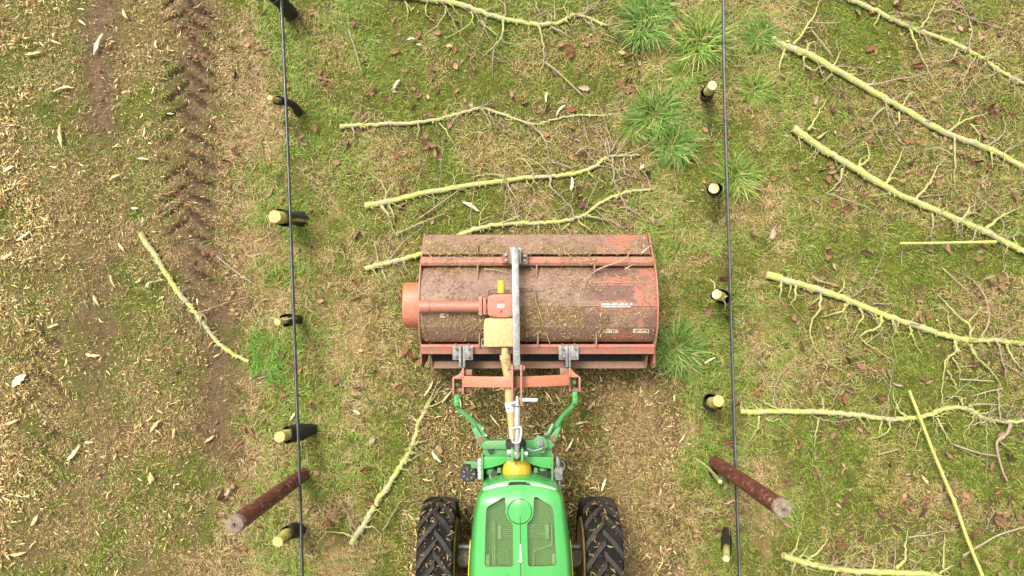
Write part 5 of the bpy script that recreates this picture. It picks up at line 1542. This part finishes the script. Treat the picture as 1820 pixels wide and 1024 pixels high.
branch("cut_branch", "cut branch crossing the top edge above the middle of the picture", [(690, -14), (735, -6)] + [Z1(*p) for p in [(400, 0), (460, 5), (520, 20), (620, 55), (740, 88), (850, 103), (940, 95), (990, 65), (1060, 75), (1140, 110)]], 13, 5,
       [T_(Z1, [(460, 25), (445, 80), (372, 145)], 5), T_(Z1, [(700, 85), (698, 150), (650, 210), (612, 240)], 6), T_(Z1, [(565, 50), (570, 90), (520, 130), (450, 162)], 4), T_(Z1, [(285, 5), (298, 40), (296, 82)], 5), T_(Z1, [(850, 110), (870, 180), (870, 260), (848, 345)], 5), T_(Z1, [(905, 115), (990, 160)], 5, 'g'), T_(Z1, [(920, 85), (918, -5)], 5, 'g'), T_(Z1, [(1045, 60), (1080, 25), (1130, -10)], 4, 'g'), T_(Z1, [(710, 70), (712, 30), (680, -8)], 6, 'g'),
        T_(Z1, [(690, 175), (755, 188)], 4), T_(Z1, [(985, 80), (960, 30), (975, 0)], 4), T_(Z1, [(380, 0), (375, 60), (410, 90)], 4), T_(Z1, [(870, 220), (905, 240)], 3, 'g'), T_(Z1, [(660, 210), (655, 330)], 2.5, 'g'), T_(Z1, [(610, 90), (660, 135), (690, 170)], 4), T_(Z1, [(840, 10), (850, 45), (880, 70)], 4, 'g')], 6)
branch("cut_branch", "thin cut branch bent in a shallow arch at upper middle, right of the left hose", [Z1(*p) for p in [(12, 537), (100, 530), (200, 525), (350, 518), (460, 495), (570, 465), (612, 460), (720, 490), (830, 528), (900, 510), (1000, 490), (1110, 488), (1200, 480)]], 8, 2.5,
       [T_(Z1, [(60, 540), (72, 575), (50, 600), (8, 615)], 4, 'g'), T_(Z1, [(345, 522), (342, 555), (335, 595)], 4), T_(Z1, [(430, 520), (470, 570), (495, 620), (497, 660)], 4), T_(Z1, [(615, 465), (650, 530), (600, 580)], 3, 'g'), T_(Z1, [(832, 535), (880, 600), (905, 680), (985, 705)], 5, 'g'), T_(Z1, [(510, 485), (470, 545)], 3), T_(Z1, [(105, 525), (150, 490)], 3), T_(Z1, [(615, 480), (720, 540)], 2.5, 'g')], 3, mat='barkg', rl=0.14)
branch("cut_branch", "thick knobbly cut branch above the mulcher, upper of the two lying there", [Z1(*p) for p in [(120, 872), (170, 864), (220, 853), (400, 812), (600, 780), (780, 755), (900, 748), (1000, 735), (1080, 710), (1120, 680), (1150, 663), (1240, 658), (1275, 655)]], 12, 4.5,
       [T_(Z1, [(200, 850), (206, 810), (180, 770), (138, 730)], 6), T_(Z1, [(185, 872), (215, 910), (228, 950), (252, 1005)], 8), T_(Z1, [(215, 868), (235, 905), (240, 955)], 7), T_(Z1, [(715, 762), (690, 742), (640, 738), (570, 748)], 5), T_(Z1, [(720, 775), (750, 830), (768, 870), (760, 915)], 5, 'g'), T_(Z1, [(900, 755), (905, 795), (960, 845), (1006, 900)], 6, 'g'), T_(Z1, [(830, 745), (825, 715), (775, 672), (738, 682)], 5), T_(Z1, [(895, 740), (850, 690), (790, 705)], 4), T_(Z1, [(985, 712), (930, 690), (880, 690)], 4, 'g'),
        T_(Z1, [(1150, 665), (1130, 605), (1072, 535)], 4, 'g'), T_(Z1, [(1165, 670), (1170, 760), (1190, 822)], 6, 'g'), T_(Z1, [(1180, 650), (1240, 570), (1330, 530)], 3, 'g'), T_(Z1, [(1215, 665), (1218, 735), (1285, 755)], 5, 'g'), T_(Z1, [(1060, 735), (1085, 745)], 7), T_(Z1, [(1150, 650), (1135, 560)], 4, 'g'), T_(Z1, [(1225, 650), (1300, 620), (1390, 545)], 3, 'g'), T_(Z1, [(1170, 770), (1230, 745)], 4, 'g'), T_(Z1, [(405, 815), (410, 850)], 5), T_(Z1, [(1160, 640), (1205, 560)], 4, 'g'), T_(Z1, [(1010, 650), (1060, 620), (1120, 660)], 4, 'g'), T_(Z1, [(1090, 690), (1040, 630), (1000, 640)], 3, 'g')], 6)
branch("cut_branch", "cut branch disappearing behind the front edge of the mulcher, lower of the two there", [(812, 422)] + [Z1(*p) for p in [(520, 995), (575, 975), (640, 958), (760, 945), (860, 945), (960, 935), (1020, 920), (1060, 900), (1120, 855), (1220, 815), (1335, 800)]], 10, 5,
       [T_(Z1, [(600, 960), (605, 910), (636, 858)], 4), T_(Z1, [(770, 935), (745, 880), (720, 790)], 4, 'g'), T_(Z1, [(850, 955), (853, 995)], 6), T_(Z1, [(980, 945), (945, 975)], 6), T_(Z1, [(1060, 915), (1150, 935), (1240, 985)], 4, 'g'), T_(Z1, [(1020, 935), (1060, 970), (1090, 985)], 5), T_(Z1, [(1220, 875), (1260, 900), (1318, 955)], 3, 'g'), T_(Z1, [(1190, 815), (1220, 880), (1240, 950)], 4, 'g'), T_(Z1, [(770, 915), (700, 940), (740, 920)], 4), T_(Z1, [(800, 930), (820, 870), (860, 850)], 4, 'g'), T_(Z1, [(1000, 920), (985, 870), (930, 860)], 4, 'g'), T_(Z1, [(1330, 800), (1290, 720), (1250, 700)], 3, 'g')], 5, cut=False)
branch("cut_branch", "short cut branch poking out from under the mulcher's left front corner", [(650, 478), (675, 471), (700, 465), (725, 458), (747, 452), (775, 446), (800, 442)], 10, 9,
       [T_(ZL, [(625, -85), (618, -130), (608, -165)], 4), T_(ZL, [(640, -65), (660, -20), (690, -10)], 5), T_(ZL, [(715, -95), (725, -60)], 5), T_(ZL, [(600, -70), (640, -25)], 5), T_(ZL, [(660, -95), (700, -150), (790, -225)], 4, 'g')], 1, rl=0.1)
branch("cut_branch", "steeply slanting cut branch left of the tractor, its top end split into splinters", [ZL(*p) for p in [(530, 912), (545, 880), (570, 850), (595, 805), (620, 760), (665, 695), (700, 640), (722, 605), (742, 570), (758, 520), (768, 480), (800, 420)]], 12, 7,
       [T_(ZL, [(545, 885), (500, 872), (425, 865)], 6), T_(ZL, [(570, 855), (600, 850), (640, 878)], 6), T_(ZL, [(700, 640), (740, 650)], 5), T_(ZL, [(745, 560), (770, 548), (815, 540)], 6), T_(ZL, [(650, 715), (645, 680)], 4), T_(ZL, [(770, 480), (740, 450)], 7), T_(ZL, [(790, 430), (850, 350)], 6, 'l'), T_(ZL, [(790, 430), (860, 400)], 6, 'l'), T_(ZL, [(795, 425), (840, 330)], 5), T_(ZL, [(545, 860), (500, 780), (460, 710)], 3, 'g'), T_(ZL, [(640, 860), (690, 780), (720, 740)], 3, 'g'), T_(ZL, [(720, 620), (800, 580)], 3, 'g')], 2, rl=0.12)
branch("cut_branch", "lone smooth cut branch among the chips in the worn left alley", [(249, 413), (257, 428), (280, 460), (296, 487), (310, 510), (325, 530), (340, 546), (355, 567), (370, 587), (384, 606), (400, 620), (420, 632), (442, 643)], 11, 6.5,
       [T_(ZL, [(-140, -30), (-180, -20), (-212, 8)], 4), T_(ZL, [(-8, 88), (12, 110), (18, 145)], 4, 'g'), T_(ZL, [(-20, 90), (20, 78), (90, 50), (160, 30)], 3, 'g'), T_(ZL, [(-5, 95), (-8, 140), (10, 150)], 4, 'g')], 1, rl=0.08)
def stick(label, pts, d0, d1, mat='rod', twigs=(), name="straight_stick", cat="stick", group=None):
    w = []
    for i, (x, y) in enumerate(pts):
        r = (d0 + (d1 - d0) * i / (len(pts) - 1)) / 2 / 195
        p = P(x, y, 0.1); w.append(tuple(P(x, y, gz(p.x, p.y) + 0.025 + r + (0.075 if name == "straight_stick" else 0.02))) + (r,))
    sp = smooth_path(w, 8)
    m = MB(); m.tube([q[:3] for q in sp], [q[3] * random.uniform(.93, 1.08) for q in sp], 10)
    o = tag(m.build(name, M[mat], None, 0, 60), label, cat, group)
    for t in twigs:
        q = P(*t[0][0], 0.1)
        twig_mesh(t[0], t[1] / 2 / 195, 0.0024, M['twigl'], o, h0=gz(q.x, q.y) + 0.08)
    return o
stick("long straight yellow stick slanting across the wavy branch to the bottom right edge", [Z7(*p) for p in [(822, 42), (888, 210), (950, 370), (1000, 490), (1070, 660), (1130, 830), (1210, 1024), (1240, 1100)]], 5, 6)
stick("short straight yellow stick lying level under the third branch at right", [(1600, 432.5), (1660, 432), (1715, 431), (1770, 430)], 4, 5.5)
for lb, pts, d in (("thin grey twig slanting between the two branches above the mulcher", [Z1(350, 922), Z1(430, 865), Z1(520, 800)], 3), ("thin brown twig in front of the mulcher's left end", [Z1(250, 990), Z1(350, 945), Z1(455, 903)], 3), ("bent brown twig on the grass below the top edge branch", [Z1(878, 262), Z1(940, 312), Z1(1035, 402)], 4),
                   ("pale peeled twig below the straight stick's crossing point", [Z7(655, 382), Z7(710, 368), Z7(768, 352)], 3), ("grey twig running in from the right edge near the bottom corner", [Z7(1105, 918), Z7(1200, 860), Z7(1300, 805), Z7(1429, 765)], 4), ("thin brown twig beside the black sleeve of the top left stump", [(620, 55), (632, 90), (643, 130)], 2.5),
                   ("grey bent twig lying on the brown soil left of the mulcher guard", [(385, 455), (415, 480), (455, 508)], 3), ("thin grey twig at top right between the first two branches", [Z5(215, 110), Z5(260, 165), Z5(298, 215)], 3), ("pale grey twig lying level at the top right tussock", [Z5(225, 85), Z5(280, 88), Z5(330, 85)], 2.5),
                   ("thin grey twig below the second long branch at right", [Z6(900, 150), Z6(960, 205), Z6(1025, 265)], 3), ("curved grey twig at the right edge below the middle branch", [Z6(985, 685), Z6(1080, 690), Z6(1150, 695)], 3), ("thin brown twig near the right edge by the wavy branch's tip", [Z7(1060, 330), Z7(1180, 370), Z7(1290, 390)], 3.5),
                   ("brown crooked twig under the wavy branch's tip at the right edge", [Z7(1355, 220), Z7(1340, 270), Z7(1285, 320), Z7(1310, 450), Z7(1340, 520)], 5)):
    stick(lb, pts, d, d * 0.6, 'twigg', name="loose_twig", cat="twig", group="loose twigs on the ground")
# twigs caught on the mulcher
def twig_on(label, pts, r, mat):
    sp = smooth_path([tuple(P(x, y, h)) for x, y, h in pts], 6)
    m = MB(); m.tube(sp, [r * (1 - 0.6 * i / len(sp)) for i in range(len(sp))], 7)
    tag(m.build("loose_twig", M[mat], None, 0, 60), label, "twig", "twigs caught on the mulcher")
W1 = lambda x, y, h: (690 + x / 3.64, 400 + y / 3.64, h)
twig_on("pale hooked twig resting on the mulcher's front beam at right", [W1(1335, 300, 0.63), W1(1400, 270, 0.65), W1(1500, 235, 0.67), W1(1550, 200, 0.66), W1(1558, 172, 0.62)], 0.009, 'twigg')
twig_on("short pale stick leaning on the mulcher's right front corner", [W1(1640, 180, 0.60), W1(1670, 155, 0.58), W1(1697, 132, 0.55)], 0.007, 'cutpale')
twig_on("short stick lying on the dark paint behind the mulcher's front beam", [W1(1530, 290, 0.66), W1(1560, 268, 0.66), W1(1590, 255, 0.65)], 0.007, 'twigg')
twig_on("long yellow straw twig trailing over the drum right of the strut", [W1(940, 420, 0.72), W1(960, 500, 0.735), W1(990, 600, 0.70), W1(1020, 690, 0.63), W1(1045, 768, 0.62)], 0.006, 'twigl')
twig_on("thin twig along the gap behind the mulcher's front beam left of the strut", [W1(620, 285, 0.62), W1(700, 292, 0.63), W1(790, 312, 0.64)], 0.005, 'twigg')
twig_on("curved thin twig crossing the right half of the drum", [W1(1340, 300, 0.66), W1(1290, 340, 0.68), W1(1265, 410, 0.71)], 0.004, 'twigg')
twig_on("small curled yellow twig on the mulcher's front flap", [W1(985, 110, 0.46), W1(1000, 130, 0.5), W1(965, 175, 0.56)], 0.004, 'twigl')
twig_on("thin stem wedged between gearbox flange and drum", [W1(625, 520, 0.80), W1(635, 560, 0.79), W1(600, 625, 0.72), W1(560, 660, 0.68)], 0.005, 'twigg')

# ------------------------------------------------------------------ grass tussocks
def tussock_mesh(seed, nb=800, pale=False):
    r = np.random.default_rng(seed)
    ang = r.uniform(0, 6.283, nb); rr = np.sqrt(r.random(nb)) * 0.13
    x, y = rr * np.cos(ang), rr * np.sin(ang)
    hd = ang + r.normal(0, 0.75, nb)
    cols = np.array([(0.085, 0.19, 0.03), (0.15, 0.285, 0.05), (0.235, 0.36, 0.085), (0.38, 0.39, 0.14)])
    cols = np.concatenate([cols, [(0.50, 0.41, 0.20)]])
    col = cols[r.choice(5, nb, p=[0.27, 0.33, 0.24, 0.09, 0.07])] * r.uniform(0.8, 1.25, (nb, 1))
    if pale:
        col = col * np.array([1.35, 1.15, 1.1])
    global RNG
    o = blades_mesh("tussock_tmp", x, y, hd, r.uniform(0.10, 0.30, nb) * (0.8 + 0.35 * np.sin(ang * 2 + seed) * np.sin(ang * 3 + 2 * seed)), r.uniform(0.0045, 0.0095, nb), r.uniform(0.35, 1.35, nb), r.normal(0, 0.2, nb), col, droop=0.62, z=np.zeros(nb))
    me = o.data; bpy.data.objects.remove(o)
    return me
def build_tussocks():
    meshes = [tussock_mesh(21), tussock_mesh(22), tussock_mesh(23, 760, True), tussock_mesh(24, 520, True)]
    for x, y, s, k, label in [
        (1150, 42, 1.12, 0, "dark green tussock at the top edge left of the right hose"), (1158, 10, 1.0, 1, "dark tussock cut off by the top edge"),
        (1245, 70, 1.22, 2, "wide pale green tussock under the right hose near the top edge"), (1350, 60, 0.74, 1, "small dense bluish tussock at the butt of the second right branch"),
        (1342, 157, 0.74, 2, "small pale tussock right of the hose, below the dense bluish one"), (1168, 205, 1.0, 0, "tussock left of the split white stump, upper of the dark pair"),
        (1196, 258, 0.92, 1, "tussock beside the tips of the thick branch, lower of the dark pair"), (1128, 222, 0.7, 2, "pale loose tussock at the end of the thin arched branch"),
        (1308, 312, 0.95, 3, "thin pale tussock just right of the hose beside the round stump"), (1200, 618, 1.05, 0, "dense bluish tussock against the mulcher's right side plate"),
        (1215, 130, 0.7, 3, "thin pale tussock just left of the split white stump")]:
        p = P(x, y, 0.05)
        me = meshes[k]
        o = bpy.data.objects.new("grass_tussock", me)
        o.location = (p.x, p.y, gz(p.x, p.y)); o.scale = (s, s, s * 0.9)
        o.rotation_euler = (0, 0, x * 1.3)
        C.objects.link(o)
        tag(o, label, "tussock", "grass tussocks in the tree rows")
build_tussocks()

# ------------------------------------------------------------------ fallen leaves and big splinters, one by one
LEAVES = """765,262,5 663,162 629,42 701,92 780,59 814,41 768,122 841,122 810,162 743,170 736,191 764,204 837,183 875,187 934,183 911,168 971,191 1016,195 1016,225 1013,254,3 1039,157 1030,132 1003,153 986,128 1016,90,3 1043,78 997,82 717,332,2 747,302 705,275 867,346 755,382 715,367 1041,288 1032,357,7 1142,302,3 1118,151,2 1120,67,2 1118,103
1525,21 1602,21,3 1546,87 1502,105 1532,120 1626,101 1635,115 1698,108 1724,115 1729,26 1450,178 1480,194 1511,197 1546,241 1553,258 1565,234 1513,253 1661,178 1766,197,5 1621,291 1656,281 1663,323 1457,300 1485,323,3 1497,375,2 1537,351 1450,358 1480,361 1487,424 1473,450 1541,450 1738,300,4 1752,330,3 1802,349 1738,370 1741,459 1649,443 1766,455 1677,361
1473,455 1483,474 1470,498 1631,509 1668,511 1631,533 1763,509,4 1743,518 1791,576 1785,657 1730,646,2 1509,637 1503,656 1531,652 1577,663 1594,682 1503,693,2 1468,682 1561,706 1344,695 1423,617 1416,702 1639,680,2 1494,750,2 1522,758 1485,778,3 1420,791 1680,758 1778,771 1811,773
1419,793 1562,707 1498,750 1525,759 1580,823 1496,834 1404,858 1384,826 1504,888 1545,885 1508,917 1562,910 1605,927,2 1644,898 1639,910 1662,935 1684,883,2 1681,917 1530,957 1498,972 1484,987 1641,977 1686,806 1780,841 1792,813 1760,824 1797,881,2 1776,891,2 1776,928,3 1790,912 1813,920 1756,898 1734,952 1798,1004 1810,979 1711,1004
440,115 420,135 412,87 467,92 630,42 662,160 740,165 535,237,3 512,217 415,277,3 480,342 555,377 527,445 635,417 620,260 605,255 755,262 715,330 660,332 717,367 745,305 630,502
425,694 462,669 597,677 642,687 557,722 530,704 502,702 665,662 727,632,2 730,697 662,782 650,832 742,834 645,877,2 557,902 585,927 610,959 452,817 417,792,2 407,887,3 395,922 465,937 450,877 420,962,3 660,997 550,977 635,532 652,547
781,798 1041,763 1337,420 1374,417 1489,423 1473,440 1286,496 1292,566 1259,556 1333,591 1282,650 1214,683 1194,697 1143,681 1344,691 1415,699 1278,761 1296,785 1171,750 1200,765 1296,784 1169,751 1197,766 1398,858 1294,890 1201,928 1292,937,2 1400,932 1484,988 1170,978"""
LAND = [("the left hose", HOSE_L, 'v'), ("the right hose", HOSE_R, 'v'), ("the mulcher", [(746, 425), (746, 540), (746, 640), (850, 660), (950, 420), (1050, 660), (1160, 425), (1165, 540), (1160, 640), (850, 420)], 'o'),
        ("the tractor", [(740, 900), (740, 1000), (850, 800), (990, 800), (1100, 900), (1100, 1000)], 'o'), ("the left post", [(542, 842), (475, 890), (408, 938)], 'o'), ("the right post", [(1269, 821), (1330, 860), (1393, 902)], 'o'),
        ("the topmost right branch", [(1513, 0), (1602, 42), (1696, 77), (1748, 105), (1820, 148)], 'h'), ("the second right branch", [(1370, 71), (1434, 96), (1499, 131), (1551, 162), (1602, 192), (1677, 234), (1752, 262), (1820, 298)], 'h'),
        ("the third right branch", [(1410, 229), (1462, 265), (1509, 293), (1574, 333), (1631, 361), (1710, 394), (1762, 417), (1820, 448)], 'h'), ("the middle right branch", [(1362, 489), (1414, 503), (1503, 531), (1570, 559), (1630, 580), (1704, 602), (1820, 611)], 'h'),
        ("the wavy branch", [(1316, 731), (1451, 732), (1525, 738), (1637, 741), (1718, 726), (1752, 745), (1820, 748)], 'h'), ("the bottom edge branch", [(1392, 987), (1457, 1006), (1575, 1017), (1700, 1026), (1820, 1040)], 'h'),
        ("the top edge branch", [(768, 0), (818, 8), (860, 23), (911, 37), (957, 43), (1016, 27), (1078, 46)], 'h'), ("the thin arched branch", [(605, 225), (684, 220), (793, 208), (856, 193), (948, 221), (1066, 205)], 'h'),
        ("the thick knobbly branch", [(650, 367), (768, 341), (852, 327), (927, 317), (1053, 298), (1120, 277)], 'h'), ("the lone alley branch", [(249, 414), (310, 510), (370, 587), (442, 643)], 'h'),
        ("the slanting branch", [(625, 968), (670, 892), (710, 832), (742, 752), (760, 722)], 'v'), ("the long straight stick", [(1617, 695), (1676, 844), (1720, 959), (1746, 1024)], 'v')]
def where(px, py):
    best = None
    for nm, pts, kind in LAND:
        for (x0, y0), (x1, y1) in zip(pts, pts[1:]):
            for t in np.linspace(0, 1, 12):
                dx, dy = px - (x0 + (x1 - x0) * t), py - (y0 + (y1 - y0) * t)
                d = math.hypot(dx, dy)
                if best is None or d < best[0]:
                    best = (d, dx, dy, nm, kind)
    d, dx, dy, nm, kind = best
    if kind == 'h' or (kind == 'o' and abs(dy) > abs(dx)):
        rel = "above" if dy < 0 else "below"
    else:
        rel = "left of" if dx < 0 else "right of"
    far = "just " if d < 28 else ("well " if d > 75 else "")
    return far + rel + " " + nm
def unique_labels(objs):
    """where several share a label, tell them apart by the order the eye meets them"""
    by = {}
    for o, pos in objs:
        by.setdefault(o["label"], []).append((o, pos))
    for lab, L in by.items():
        if len(L) == 1:
            continue
        xs = [p[0] for _, p in L]; ys = [p[1] for _, p in L]
        hor = max(xs) - min(xs) >= max(ys) - min(ys)
        L.sort(key=lambda q: q[1][0] if hor else q[1][1])
        names = ["leftmost", "rightmost"] if hor else ["uppermost", "lowest"]
        n = len(L)
        side = "left" if hor else "top"
        ords = ["", "second", "third", "fourth", "fifth", "sixth", "seventh", "eighth", "ninth"]
        for i, (o, _) in enumerate(L):
            if i == 0: s = names[0]
            elif i == n - 1: s = names[1]
            else: s = ords[i] + " from the " + side if i < 9 else "far " + side
            o["label"] = lab + ", " + s
def build_leaves():
    shapes = []
    for s in range(8):
        curl = [0.2, 0.5, 1.2, 1.7, 0.3, 0.9, 0.3, 1.1][s]; roll = [0.3, 1.1, 0.6, 1.4, 0.34, 0.8, 0.25, 1.5][s]
        vs, fs = leaf_shape(7, 4, s, curl, roll)
        shapes.append((vs, fs, "flat" if roll < 0.35 else ("rolled" if roll > 0.8 else "curled")))
    tones = [("brown", (0.29, 0.17, 0.098)), ("reddish", (0.29, 0.12, 0.07)), ("tan", (0.40, 0.26, 0.16)), ("dark brown", (0.14, 0.077, 0.046)), ("pale", (0.55, 0.42, 0.31))]
    mats = {nm: worn("dead_leaf_" + nm.replace(" ", "_"), c, tuple(v * 0.45 for v in c), 26, 0.45, 0.85, bumpd=0.001, spec=0.15) for nm, c in tones}
    cache = {}
    out = []
    r = random.Random(5)
    for tok in LEAVES.split():
        p = tok.split(',')
        px, py, n = float(p[0]), float(p[1]), int(p[2]) if len(p) > 2 else 1
        for i in range(n):
            x, y = px + (r.gauss(0, 9) if n > 1 else 0), py + (r.gauss(0, 8) if n > 1 else 0)
            k = r.randrange(8)
            tn, _ = r.choices(tones, [5, 2.5, 3, 1.6 + (3 if n > 3 else 0), 1.1])[0]
            if (k, tn) not in cache:
                m = MB(); m.add(shapes[k][0], shapes[k][1]); o = m.build("fallen_leaf", mats[tn], None, 0, 60)
                cache[(k, tn)] = o.data; bpy.data.objects.remove(o)
            o = bpy.data.objects.new("fallen_leaf", cache[(k, tn)])
            w = P(x, y, 0.03)
            s = r.uniform(0.06, 0.112) * (1.0 if shapes[k][2] != "rolled" else 1.1)
            o.location = (w.x, w.y, gz(w.x, w.y) + 0.028 + 0.012 * i)
            o.scale = (s, s * r.uniform(0.75, 1.15), s)
            o.rotation_euler = (r.gauss(0, 0.5), r.gauss(0, 0.35), r.uniform(0, 6.28))
            C.objects.link(o)
            tag(o, f"{tn} {shapes[k][2]} dead leaf {where(x, y)}", "leaf", "fallen dead leaves")
            out.append((o, (x, y)))
    unique_labels(out)
build_leaves()
SPLINTERS = """175,78,44,11,68 115,161,42,7,12 108,242,46,9,-82 164,631,28,10,-5 170,534,22,9,-60 157,787,16,8,0 372,780,22,8,35 33,677,34,20,45 277,757,30,9,50 128,806,36,10,50 268,850,10,30,0 705,150,22,8,55 799,82,12,9,0 731,69,16,5,5 971,173,20,7,85 997,197,28,6,50 837,367,36,12,-30 1016,326,26,10,85 1644,853,22,8,-55 1261,640,24,6,30 1140,298,12,10,60 635,733,16,7,-30 880,747,30,5,-50 222,25,22,8,-60 278,80,16,6,-80 430,55,10,4,40 20,750,26,9,20 30,985,30,8,10 60,925,24,10,60 262,505,14,5,60 1050,720,24,5,55 1012,790,30,5,60 1035,752,24,6,10 975,705,26,4,-55 795,705,30,6,50 762,690,34,5,60 776,812,26,10,-50 1073,862,24,9,70 15,300,22,8,30 60,95,34,7,10 100,75,22,6,-20 200,500,26,7,-65 215,440,20,8,-50 240,370,14,6,0 205,315,24,6,25 255,283,22,5,-5 145,40,18,6,-40 40,420,28,7,35 12,455,26,12,30 95,580,22,6,20 520,740,18,6,60 310,770,20,7,80 300,200,14,5,0"""
def build_splinters():
    r = random.Random(9)
    out = []
    cm = [worn("split_wood_pale", (0.80, 0.70, 0.47), (0.70, 0.55, 0.32), 18, 0.45, 0.85), worn("split_wood_tan", (0.66, 0.50, 0.27), (0.52, 0.36, 0.18), 18, 0.5, 0.85)]
    for t in SPLINTERS.split():
        px, py, L, Wd, a = map(float, t.split(','))
        c = P(px, py, 0.04); z = gz(c.x, c.y) + 0.035
        L, Wd, a = L * 0.95 / 195, Wd * 0.6 / 195, math.radians(a)
        m = MB()
        n = 7
        vs, fs = [], []
        for i in range(n + 1):
            q = i / n
            w = Wd * ((0.25, 0.7, 1.0, 0.95, 1.0, 0.8, 0.55, 0.12)[i]) / 2 * r.uniform(0.6, 1.25)
            b = (0.04 if px not in (997, 115) else 0.12) * L * math.sin(math.pi * q) * (1 if px % 2 else -1) + r.gauss(0, 0.05) * Wd
            th = 0.007
            for sx, sz in ((-1, -1), (1, -1), (1, 1), (-1, 1)):
                X, Y, Zz = (q - 0.5) * L, b + sx * w, sz * th * r.uniform(0.6, 1.3) + 0.01 * math.sin(q * 3)
                vs.append((c.x + X * math.cos(a) - Y * math.sin(a), c.y + X * math.sin(a) + Y * math.cos(a), z + Zz))
        for i in range(n):
            for j in range(4):
                fs.append((i * 4 + j, i * 4 + (j + 1) % 4, i * 4 + 4 + (j + 1) % 4, i * 4 + 4 + j))
        fs += [(3, 2, 1, 0), (n * 4, n * 4 + 1, n * 4 + 2, n * 4 + 3)]
        m.add(vs, fs)
        pale = r.random() < 0.55
        o = m.build("wood_splinter", cm[0 if pale else 1], None, 0, 0)
        if px < 430:
            place = ("high in" if py < 340 else "midway down" if py < 680 else "low in") + " the left alley"
            place += (" by the edge" if px < 110 else "")
        else:
            place = where(px, py)
        tag(o, f"{'long' if L > 0.15 else 'short'} {'pale' if pale else 'tan'} wood splinter {place}", "splinter", "large wood splinters")
        out.append((o, (px, py)))
    unique_labels(out)
build_splinters()
